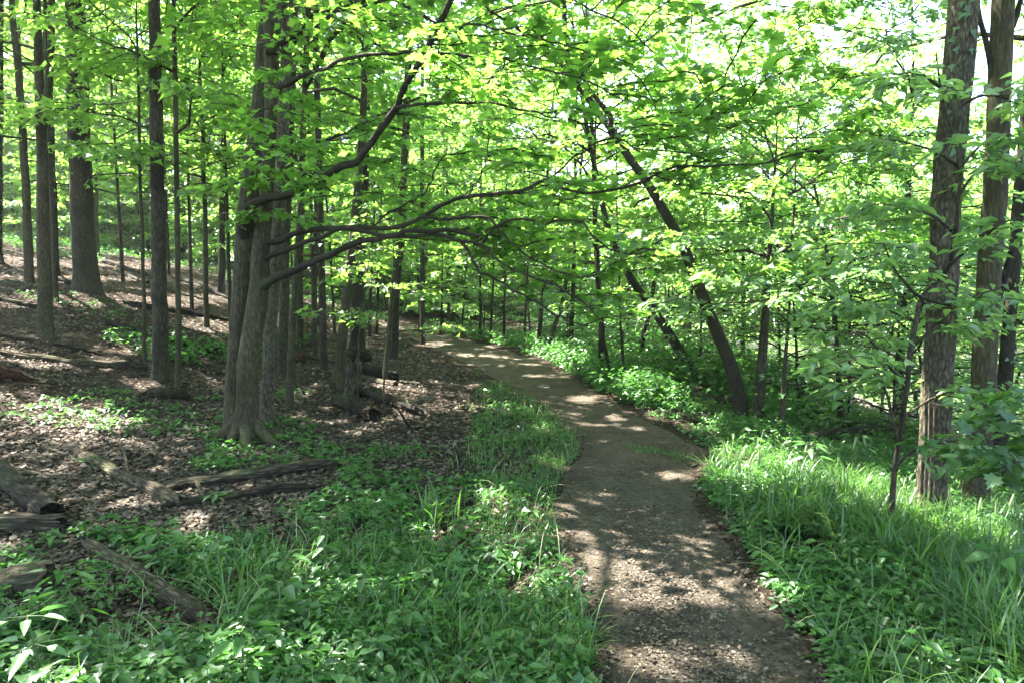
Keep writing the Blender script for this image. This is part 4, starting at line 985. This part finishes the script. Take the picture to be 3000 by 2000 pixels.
# dry leaves
x, y = scatter(290000, (-30, 3.2), (2.0, 30), 1.35)
q = path_q(x, y)
side_r = x > np.interp(y, PC[:, 1], PC[:, 0])
pr = np.where(q < .78, .012, np.where(q < 1.15, .30, 1.0)); pr = np.where(side_r & (q > .78), .5 * pr, pr)
pr = np.where(inpoly(x, y, GRASS_L), pr * .35, pr)
k = rng.random(len(x)) < pr * (.35 + .65 * sm((vnoise(x * .9, y * .9, 61) - .25) / .3)); x, y = x[k], y[k]
n = len(x); a = rng.uniform(0, 6.28, n)
Pn = np.c_[x, y, h_base(x, y) + rng.uniform(.002, .02, n)]
sz = rng.uniform(.018, .048, n) * (1 + .035 * y) * np.where(path_q(x, y) < 1.25, .6, 1)
kind(make('leaf_litter', [leaves(Pn, np.c_[np.cos(a), np.sin(a), rng.normal(0, .25, n)], Z3 + rng.normal(0, .38, (n, 3)), sz, 'litter')], [M['litter']], smooth=False), 'stuff', 'dry brown leaves covering the slope')

# pebbles and chips on the path
x, y = scatter(120000, (-3, 3.2), (1.8, 14), 1.9)
k = path_q(x, y) < .98; x, y = x[k][:15000], y[k][:15000]; n = len(x)
s = rng.uniform(.0025, .008, n) * np.where(rng.random(n) < .05, 1.9, 1)
oc = np.array([[1, 0, 0], [0, 1, 0], [-1, 0, 0], [0, -1, 0], [0, 0, .5], [0, 0, -.5]], float)
of = np.array([[0, 1, 4], [1, 2, 4], [2, 3, 4], [3, 0, 4], [1, 0, 5], [2, 1, 5], [3, 2, 5], [0, 3, 5]])
a = rng.uniform(0, 6.28, n); st = rng.uniform(.5, 1.1, n)
V = oc[None] * np.c_[np.ones(n), st, rng.uniform(.4, 1, n)][:, None] * s[:, None, None] * rng.uniform(.7, 1.3, (n, 6, 1))
ca, sa = np.cos(a)[:, None], np.sin(a)[:, None]
V = np.stack([V[..., 0] * ca - V[..., 1] * sa, V[..., 0] * sa + V[..., 1] * ca, V[..., 2]], -1) + np.c_[x, y, h_base(x, y) - .006][:, None]
kind(make('gravel', [(V.reshape(-1, 3), (of[None] + (np.arange(n) * 6)[:, None, None]).reshape(-1, 3), 0)], [M['stone']], smooth=False), 'stuff', 'small stones and chips on the dirt path')

# bark chips and leaf crumbs trodden into the path
xc, yc = scatter(160000, (-3, 3.2), (1.8, 15), 1.8); k = path_q(xc, yc) < 1.02; xc, yc = xc[k][:15000], yc[k][:15000]; nc = len(xc); ac = rng.uniform(0, 6.28, nc)
kind(make('wood_chips', [leaves(np.c_[xc, yc, h_base(xc, yc) + rng.uniform(-.012, .004, nc)], np.c_[np.cos(ac), np.sin(ac), rng.normal(0, .2, nc)], Z3 + rng.normal(0, .3, (nc, 3)), rng.uniform(.008, .024, nc), 'litter')], [M['litter']], smooth=False), 'stuff', 'bark chips and leaf crumbs trodden into the path')

# stones of the river bed
x = rng.uniform(5.5, 13, 9000); y = rng.uniform(7, 34, 9000); k = h_base(x, y) < -1.05; x, y = x[k][:4200], y[k][:4200]; n = len(x)
s = rng.uniform(.04, .16, n); a = rng.uniform(0, 6.28, n); ca, sa = np.cos(a)[:, None], np.sin(a)[:, None]
V = oc[None] * np.c_[np.ones(n), rng.uniform(.6, 1.1, n), rng.uniform(.5, 1, n)][:, None] * s[:, None, None] * rng.uniform(.7, 1.3, (n, 6, 1))
V = np.stack([V[..., 0] * ca - V[..., 1] * sa, V[..., 0] * sa + V[..., 1] * ca, V[..., 2]], -1) + np.c_[x, y, h_base(x, y) + .01][:, None]
kind(make('river_stones', [(V.reshape(-1, 3), (of[None] + (np.arange(n) * 6)[:, None, None]).reshape(-1, 3), 0)], [M['river_stone']], smooth=False), 'stuff', 'pale stones of the shallow river bed')

# fallen twigs
x, y = scatter(2200, (-14, 1.0), (2.2, 16), 1.4); k = path_q(x, y) > 1.4; x, y = x[k], y[k]; n = len(x)
a = rng.uniform(0, 6.28, n); L = rng.uniform(.08, .5, n); dv = np.c_[np.cos(a), np.sin(a)] * L[:, None] / 2
A = np.c_[x - dv[:, 0], y - dv[:, 1], h_base(x - dv[:, 0], y - dv[:, 1]) + .012]; B = np.c_[x + dv[:, 0], y + dv[:, 1], h_base(x + dv[:, 0], y + dv[:, 1]) + rng.uniform(.008, .05, n)]
kind(make('twig_litter', [prisms(A, B, rng.uniform(.003, .008, n), rng.uniform(.002, .004, n), 5)], [M['log']]), 'stuff', 'thin dead twigs on the leaves')

def herbs(x, y, hgt, size, nleaf, templ, spread=.6, stem=True, rough=.3):
    """small plants: whorls of leaves on short stems"""
    n = len(x); g = h_base(x, y); b = np.c_[x, y, g]
    hgt = np.broadcast_to(hgt, (n,)); size = np.broadcast_to(size, (n,))
    a = rng.uniform(0, 6.28, (n, 1)) + np.arange(nleaf)[None] * 2.4 + rng.normal(0, .3, (n, nleaf))
    f = rng.uniform(.45, 1.05, (n, nleaf)); out = size[:, None] * rng.uniform(.15, spread, (n, nleaf))
    lean = rng.normal(0, .25, (n, 2))
    dirv = np.stack([np.cos(a), np.sin(a), rng.uniform(-.45, .25, (n, nleaf))], -1)
    top = b[:, None] + np.stack([lean[:, :1] * hgt[:, None] * f, lean[:, 1:] * hgt[:, None] * f, hgt[:, None] * f], -1)
    P = top + dirv * out[..., None] * [1, 1, .4]
    N_ = Z3 + rng.normal(0, rough, (n, nleaf, 3)) + dirv * .15
    sz = size[:, None] * rng.uniform(.6, 1.2, (n, nleaf))
    pt = [leaves(P.reshape(-1, 3), dirv.reshape(-1, 3), N_.reshape(-1, 3), sz.ravel(), templ, 0)]
    if stem:
        e = b + np.c_[lean * hgt[:, None], hgt]
        pt.append((*prisms(b, e, np.full(n, .0022), np.full(n, .0014))[:2], 1))
    return pt

def blades(x, y, hgt, wid, seg=4, bend=.6):
    n = len(x); b = np.c_[x, y, h_base(x, y) - .01]
    hgt = np.broadcast_to(hgt, (n,)); wid = np.broadcast_to(wid, (n,))
    a = rng.uniform(0, 6.28, n); d = np.c_[np.cos(a), np.sin(a), 0 * a]; sd = np.c_[-np.sin(a), np.cos(a), 0 * a]
    be = rng.uniform(.1, bend * 1.5, n)
    t = np.linspace(0, 1, seg + 1)
    c = b[:, None] + Z3 * (hgt[:, None] * (t - .35 * be[:, None] * t ** 2.5))[..., None] + d[:, None] * (hgt[:, None] * be[:, None] * t ** 2)[..., None]
    wv = wid[:, None] * np.array([.6, 1, .9, .6, .04] if seg == 4 else [.7, 1, .6, .04])[None] / 2
    V = np.stack([c - sd[:, None] * wv[..., None], c + sd[:, None] * wv[..., None]], 2).reshape(n, -1, 3)
    i = np.arange(seg) * 2
    f = np.stack([i, i + 1, i + 3, i + 2], 1)
    return (V.reshape(-1, 3), (f[None] + (np.arange(n) * 2 * (seg + 1))[:, None, None]).reshape(-1, 4), 0)

TG = gpoly([(1760, 1160), (1900, 1150), (2080, 1200), (2352, 1330), (2480, 1400), (2480, 1700), (2250, 1560), (2150, 1400), (1950, 1290), (1790, 1230)])
SGZ = gpoly([(1580, 1075), (1700, 1040), (1960, 1060), (2352, 1180), (2480, 1240), (2480, 1420), (2200, 1290), (1900, 1170), (1700, 1140)])
rp = lambda x, y: np.interp(y, PR[:, 1][np.argsort(PR[:, 1])], PR[:, 0][np.argsort(PR[:, 1])])
# left seedlings and herbs
el = lambda x, y: np.interp(y, PL[:, 1][np.argsort(PL[:, 1])], PL[:, 0][np.argsort(PL[:, 1])]) - x      # metres left of the path edge
P1 = []
for sp, (templ, nl_, h0, h1, s0, s1, most, sd, thr) in enumerate([('ovate', 7, .03, .13, .025, .045, 2300, 71, .42), ('ovate', 6, .05, .18, .04, .07, 1150, 72, .50), ('star', 5, .05, .18, .045, .08, 900, 73, .52), ('lance', 8, .06, .2, .03, .062, 750, 74, .55), ('ovate', 3, .04, .10, .03, .06, 1500, 75, .35)]):
    x, y = scatter(60000, (-9, 3), (2.0, 9), 1.7)
    e = el(x, y)
    k = inpoly(x, y, HERB_L) & (path_q(x, y) > 1.06) & (vnoise(x * 1.5 + sp * 9, y * 1.5, sd) > thr - .06 * sm((3.2 - y))) & (vnoise(x * 4.2, y * 4.2, 79) > .30)
    k &= ~((y > 3.3) & (rng.random(len(x)) < .5 * sm((y - 3.3) / 1.3))) & ~((e < .8) & (rng.random(len(x)) < .55))
    k &= ~near_log(x, y) | (rng.random(len(x)) < .1)
    x, y = x[k][:most], y[k][:most]
    P1 += herbs(x, y, rng.uniform(h0, h1, len(x)) * (.55 + .9 * vnoise(x * .9, y * .9, 72)), rng.uniform(s0, s1, len(x)), nl_, templ, spread=.9)
x, y = scatter(16000, (-12, 1), (3.2, 15), 1.5)
k = ~near_log(x, y) & (path_q(x, y) > 1.15) & (vnoise(x * .8, y * .8, 73) > .66) & (x < 2) & (rng.random(len(x)) < .6); x, y = x[k], y[k]
P1 += herbs(x, y, rng.uniform(.03, .14, len(x)), rng.uniform(.035, .07, len(x)), 6, 'star')
kind(make('ground_cover', P1, [M['herb'], M['stalk']]), 'stuff', 'low green seedlings and herbs left of the path')
# right carpet of trifoliate leaves
x, y = scatter(75000, (.1, 8), (2.0, 14), 1.75)
e = x - rp(x, y)
k = (e > -.02) & (path_q(x, y) > .97) & (rng.random(len(x)) < sm((e - .02) / .25)) & ((y > 8) | (e < 5)); k &= (vnoise(x * 4, y * 4, 88) > .27); x, y = x[k][:12500], y[k][:12500]; e = x - rp(x, y)
P2 = herbs(x, y, (.03 + rng.uniform(.02, .17, len(x)) * np.clip(e / .6, .15, 1.1)) * np.where(inpoly(x, y, TG) | inpoly(x, y, SGZ), .8, 1) * (.5 + vnoise(x * 1.4, y * 1.4, 87)), rng.uniform(.028, .075, len(x)), 7, 'ovate')
x, y = scatter(30000, (-4, 9), (9, 26), 1.3); e = x - rp(x, y)
k = (e > .0) & (path_q(x, y) > 1.0) & (e < 2.4) & (rng.random(len(x)) < .8) & ~near_log(x, y, .9); x, y = x[k], y[k]
P2 += herbs(x, y, rng.uniform(.08, .45, len(x)), rng.uniform(.06, .12, len(x)), 8, 'ovate', stem=False)
x, y = scatter(26000, (1, 30), (8, 42), 1.2); e = x - rp(x, y)
k = (e > 1.6) & (e < 16) & ~near_log(x, y, .9) & (vnoise(x * .45, y * .45, 78) > .42) & (h_base(x, y) > -.95); x, y = x[k][:6000], y[k][:6000]
P2 += herbs(x, y, rng.uniform(.15, .8, len(x)), rng.uniform(.08, .15, len(x)), 8, 'star', spread=1.6, stem=False)
x, y = scatter(16000, (-40, -5), (9, 48), 1.05); k = vnoise(x * .5, y * .5, 77) > .6 - .35 * sm((y - 17) / 10); x, y = x[k], y[k]
P2 += herbs(x, y, rng.uniform(.06, .3, len(x)), rng.uniform(.06, .12, len(x)), 7, 'star', stem=False)
kind(make('ground_cover', P2, [M['herb'], M['stalk']]), 'stuff', 'leafy green carpet of herbs right of the path')
# fine turf strip left of the path
x, y = scatter(190000, (-4, 2.6), (2.0, 14.5), 1.5)
tl = inpoly(x, y, TURF_L); k = ((tl & (vnoise(x * 2.4, y * 2.4, 84) > .3)) | ((el(x, y) < .95 * vnoise(x * 1.2, y * 1.2, 86) + .25) & (el(x, y) > -.1) & (y < 9) & (rng.random(len(x)) < .42)) | (inpoly(x, y, GRASS_L) & (rng.random(len(x)) < .16 * sm((vnoise(x * 1.3, y * 1.3, 81) - .3) / .3)))) & ~near_log(x, y) & (path_q(x, y) > .98)
x, y = x[k][:60000], y[k][:60000]
G1 = [blades(x, y, rng.uniform(.04, .19, len(x)) * (.45 + .9 * vnoise(x * 1.7, y * 1.7, 82)), rng.uniform(.0025, .006, len(x)) * (1 + .05 * y), 4, .95)]
x, y = scatter(60000, (-6, 1.6), (1.9, 6), 1.6); k = inpoly(x, y, HERB_LN) & (path_q(x, y) > 1) & (vnoise(x * 2, y * 2, 83) > .6) & ~near_log(x, y); x, y = x[k][:1300], y[k][:1300]
G1 += [blades(x, y, rng.uniform(.12, .34, len(x)), rng.uniform(.005, .010, len(x)), 4, .95)]
kind(make('grass', G1, [M['grass']]), 'stuff', 'fine green grass strip left of the path')
# tall broad-bladed grass on the right
cx, cy = scatter(20000, (1, 6), (2.2, 7.5), 1.3); k = inpoly(cx, cy, TG); cx, cy = cx[k][:330], cy[k][:330]
nb = 15; x = (cx[:, None] + rng.normal(0, .05, (len(cx), nb))).ravel(); y = (cy[:, None] + rng.normal(0, .05, (len(cx), nb))).ravel()
G2 = [blades(x, y, rng.uniform(.18, .46, len(x)), rng.uniform(.008, .017, len(x)), 4, .85)]
x, y = scatter(150000, (.8, 7), (3.2, 9), 1.3); k = inpoly(x, y, SGZ) & (path_q(x, y) > 1.05); x, y = x[k][:6200], y[k][:6200]
G2 += [blades(x, y, rng.uniform(.08, .30, len(x)) * (.5 + vnoise(x * 2, y * 2, 89)), rng.uniform(.004, .010, len(x)), 4, .9)]
x, y = scatter(60000, (.3, 6), (2., 7), 1.5); e = x - rp(x, y); k = (e > .1) & (rng.random(len(x)) < .1); x, y = x[k][:1100], y[k][:1100]
G2 += [blades(x, y, rng.uniform(.15, .4, len(x)), rng.uniform(.006, .012, len(x)), 4, .9)]
kind(make('grass', G2, [M['grass']]), 'stuff', 'tall broad-bladed grass on the sunny right bank')
x, y = scatter(60000, (-5, 6), (2., 9), 1.5); k = (path_q(x, y) > 1.02) & (inpoly(x, y, GRASS_L) | (x > rp(x, y))) & (rng.random(len(x)) < .06); x, y = x[k][:900], y[k][:900]
kind(make('dry_grass', [blades(x, y, rng.uniform(.08, .3, len(x)), rng.uniform(.003, .006, len(x)), 4, 1.1)], [M['seed']]), 'stuff', 'dry straw-coloured blades among the green')
# grass patch growing on the path
GP = gpoly([(1430, 1020), (1530, 1030), (1590, 1050), (1560, 1062), (1480, 1050)])
x, y = scatter(90000, (-.5, 3), (5, 8), 1.2); k = inpoly(x, y, GP) & (vnoise(x * 3, y * 3, 85) > .4); x, y = x[k][:900], y[k][:900]
kind(make('grass', [blades(x, y, rng.uniform(.02, .06, len(x)), np.full(len(x), .005), 3, .8)], [M['grass']]), 'stuff', 'thin grass creeping over the path')
# seed heads above the sunlit grass
SH = [(1850, 1020), (1872, 1030), (1905, 1022), (1960, 1010), (1990, 1005), (1830, 1060), (1720, 1045), (1745, 1040), (1700, 1060), (2250, 1150), (2290, 1160), (2320, 1140), (2340, 1165), (2190, 1130)]
for i, (px, py) in enumerate(SH):
    b = hit(px, py + 75); tip = at(px, py, b[1])
    c = spline(np.array([b, (b + tip) / 2 + [.01, 0, .01], tip - Z3 * .09]), 8)
    r = root('seed_stalk', tuple(b), 'pale bristly seed head on a thin stalk above the sunlit grass', 'grass stalk', 'pale seed heads above the sunlit grass')
    make('stalk', tparts(tube(c, np.full(8, .0025), 5)), [M['stalk']], r)
    lean = np.array([rng.normal(0, .025), 0, .0])
    c2 = np.array([c[-1] + (Z3 * .12 + lean) * t for t in np.linspace(0, 1, 9)])
    make('seed_head', tparts(tube(c2, np.array([.003, .008, .010, .0105, .010, .009, .007, .005, .002]), 9, .3, 7, i)), [M['seed']], r)

# individual plants near the camera
def plant(label, px, py, hgt, nleaf, size, mat='herb', templ='ovate', tiers=3, spread=1.1, depth=None):
    size = size * (.82 if templ == 'lance' else .74); hgt = hgt * .85
    b = hit(px, py) if depth is None else at(px, py, depth)
    b[2] = h_base(b[0], b[1])
    r = root('leafy_plant', tuple(b), label, 'plant', 'broad-leaved plants by the path')
    t = np.linspace(0, 1, 10); l2 = rng.normal(0, .05, 2)
    c = b + np.c_[l2[0] * t, l2[1] * t, hgt * t]
    make('stem', tparts(tube(c, np.linspace(.006, .003, 10), 7)), [M['stalk']], r)
    P, H, N_, Z = [], [], [], []
    A, B = [], []
    for k in range(tiers):
        f = 1 - .3 * k
        for j in range(nleaf):
            a = j * 2 * PI / nleaf + k * .9 + rng.normal(0, .2)
            d = np.array([math.cos(a), math.sin(a), rng.uniform(-.3, .2)])
            o = c[-1] * 1.0; o = b + (c[-1] - b) * f
            pet = size * rng.uniform(.25, .7) * spread
            A.append(o); B.append(o + d * pet)
            P.append(o + d * pet); H.append(d); N_.append(Z3 + rng.normal(0, .22, 3) + d * .1); Z.append(size * rng.uniform(.75, 1.2))
    make('foliage', [leaves(np.array(P), np.array(H), np.array(N_), np.array(Z), templ, 0), (*prisms(np.array(A), np.array(B), np.full(len(A), .002), np.full(len(A), .0015))[:2], 1)], [M[mat], M['stalk']], r)
for a in [('sunlit broad-leaved plant by the furrowed log, larger of the bright pair', 372, 1335, .36, 5, .13, 'herb_light'), ('sunlit smaller plant right of the bright one by the furrowed log', 512, 1345, .28, 5, .11, 'herb_light'),
          ('spreading many-leaved seedling between the sawn log and the furrowed log', 195, 1450, .34, 6, .12, 'herb', 'lance'), ('pointed-leaf plant nearest the lower corner beside the grass', 110, 1640, .42, 6, .15, 'herb_light', 'lance'),
          ('broad seedling in the middle of the left ground cover', 665, 1400, .3, 5, .11, 'herb_light'), ('plant with pale rounded leaves just below the middle seedling', 640, 1520, .34, 5, .13, 'herb'),
          ('rounded-leaf plant near the path in the left ground cover', 850, 1430, .28, 5, .10, 'herb'), ('large-leaved plant bending at the lower edge of the left cover', 560, 1660, .4, 6, .15, 'herb', 'lance'),
          ('tall seedling left of the dark grass tuft', 740, 1340, .28, 4, .1, 'herb_light'), ('pair-leaved plant close to the path edge at the bottom', 960, 1520, .26, 5, .1, 'herb'),
          ('big pointed-leaf plant in the tall grass at the right edge', 2275, 1420, .42, 4, .17, 'herb_light', 'ovate', 2), ('leafy plant at the lower right corner', 2120, 1600, .3, 5, .12, 'herb'),
          ('sprouting five-leaf seedling on the bare leaves by the curved stick', 225, 1085, .14, 5, .09, 'herb_light', 'ovate', 1), ('compound-leaf seedling in front of the crossed logs', 490, 1165, .14, 5, .08, 'herb_light', 'lance', 2),
          ('drooping-leaf plant at the sunlit edge of the bank', 1880, 1110, .38, 6, .15, 'herb_light', 'lance'), ('second drooping-leaf plant farther along the sunlit bank edge', 1990, 1075, .42, 6, .15, 'herb_light', 'lance'),
          ('small bright sprout on the grass strip edge', 985, 1360, .16, 4, .08, 'herb_light')]:
    plant(*a)
# dark tuft on the left cover
x = at(985, 1215, 4.55)[0] + rng.normal(0, .07, 45); y = 4.55 + rng.normal(0, .07, 45)
tag(make('grass_tuft', [blades(x, y, rng.uniform(.2, .36, 45), np.full(45, .014), 4, .8)], [M['oak_leaf']]), 'dark broad-bladed grass tuft in the left ground cover', 'grass tuft')
# maple sprays at the right edge, shade put into a dark leaf colour
def edge_spray():
    y = 3.6; b = at(2420, 1300, y); b[2] = h_base(b[0], b[1])
    r = root('maple_sapling', tuple(b), 'dark shaded maple sapling reaching in from the right edge', 'sapling')
    c = spline(np.array([b, at(2405, 1180, y), at(2390, 1080, y), at(2380, 980, y), at(2375, 880, y)]), 24)
    tp = tparts(tube(c, np.linspace(.016, .006, 24), 8)); P0, D, L = [], [], []
    for q in ([(2390, 1080), (2330, 1030), (2270, 1010), (2210, 1000)], [(2392, 1060), (2340, 1060), (2290, 1080)], [(2380, 990), (2340, 950), (2300, 960)], [(2380, 930), (2340, 900), (2310, 880)]):
        cc = spline(np.array([at(*p, y - .05 * i) for i, p in enumerate(q)]), 12); tp += tparts(tube(cc, np.linspace(.006, .002, 12), 6))
        for k in (4, 6, 8, 10, 11):
            a = rng.uniform(0, 6.28); P0.append(cc[k]); D.append([-.6 + math.cos(a) * .8, math.sin(a) * .8, -.15]); L.append(rng.uniform(.14, .26))
    P, H, Nn, sz, tw, mn = sprays(np.array(P0), np.array(D), np.array(L), 3, 3, .085, .3, .5, .35)
    make('trunk', tp + [prisms(mn[0], mn[1], np.full(len(mn[0]), .003), np.full(len(mn[0]), .002))], [M['bark_brown']], r)
    make('crown', [leaves(P, H, Nn, sz, 'maple')], [M['oak_leaf']], r)
edge_spray()
# ivy leaves up the ridged trunk
def ivy():
    y = 4.75; P, N_, H = [], [], []
    for _ in range(28):
        t = rng.uniform(0, 1); py = 330 * t - 20 if rng.random() < .8 else rng.uniform(300, 700); cx_ = 2212 - .085 * py
        a = rng.uniform(-2.9, .1); d = np.array([math.cos(a), math.sin(a), 0]); c = at(cx_, py, y)
        P.append(c + d * .095); N_.append(d + [0, 0, .7]); H.append(np.array([rng.normal(0, .5), 0, -1]) + d * .25)
    r = make('ivy', [leaves(np.array(P), np.array(H), np.array(N_), rng.uniform(.045, .07, 28), 'star')], [M['oak_leaf']])
    tag(r, 'ivy leaves clinging to the top of the ridged trunk', 'ivy')
ivy()

# ------------------------------------------------------------------ air
def haze():
    V = np.array([[x, y, z] for x in (-420, 420) for y in (-60, 560) for z in (-3.5, 24)], float)
    Fq = np.array([[0, 1, 3, 2], [4, 6, 7, 5], [0, 4, 5, 1], [2, 3, 7, 6], [0, 2, 6, 4], [1, 5, 7, 3]])
    m = bpy.data.materials.new('glow_veil'); m.use_nodes = True; nt = m.node_tree; nt.nodes.clear()
    o = nt.nodes.new('ShaderNodeOutputMaterial'); v = nt.nodes.new('ShaderNodeVolumePrincipled')
    v.inputs['Density'].default_value = HAZE; v.inputs['Color'].default_value = (.95, .97, .93, 1); v.inputs['Anisotropy'].default_value = .4
    nt.links.new(v.outputs[0], o.inputs['Volume'])
    kind(make('haze', [(V, Fq, 0)], [m], smooth=False), 'stuff', 'thin bright summer haze under the trees')
HAZE = .0007  # thin volume added to give the far right a bright veil
if HAZE: haze()

# ------------------------------------------------------------------ light, sky, camera
w = bpy.data.worlds.new('World'); S.world = w; w.use_nodes = True
nt = w.node_tree; bg = nt.nodes['Background']; sky = nt.nodes.new('ShaderNodeTexSky'); sky.sky_type = 'NISHITA'
sky.sun_disc = False; sky.sun_elevation = SUN_EL; sky.sun_rotation = SUN_AZ; sky.dust_density = 2.5; sky.air_density = 1.0
nt.links.new(sky.outputs[0], bg.inputs[0]); bg.inputs[1].default_value = .08
ld = bpy.data.lights.new('sun', 'SUN'); ld.energy = 5; ld.angle = math.radians(.55); ld.color = (1, .95, .86)
lo = bpy.data.objects.new('sun', ld); COL.objects.link(lo); lo.location = (0, 0, 40)
lo.rotation_euler = Vector(-SUN).to_track_quat('-Z', 'Y').to_euler()
cd = bpy.data.cameras.new('camera'); co = bpy.data.objects.new('camera', cd); COL.objects.link(co)
co.location = CAM; co.rotation_euler = (math.radians(90) - PITCH, 0, 0); cd.lens = 24; cd.sensor_width = 36; cd.clip_end = 2000; cd.clip_start = .05
S.camera = co
S.view_settings.view_transform = 'Standard'; S.view_settings.look = 'None'; S.view_settings.exposure = 3.95; S.view_settings.gamma = 1
S.render.engine = 'CYCLES'
cy_ = S.cycles
cy_.max_bounces = 9; cy_.diffuse_bounces = 7; cy_.glossy_bounces = 2; cy_.transmission_bounces = 5; cy_.transparent_max_bounces = 4
cy_.caustics_reflective = False; cy_.caustics_refractive = False
cy_.sample_clamp_indirect = 8
try: cy_.use_denoising = True
except Exception: pass
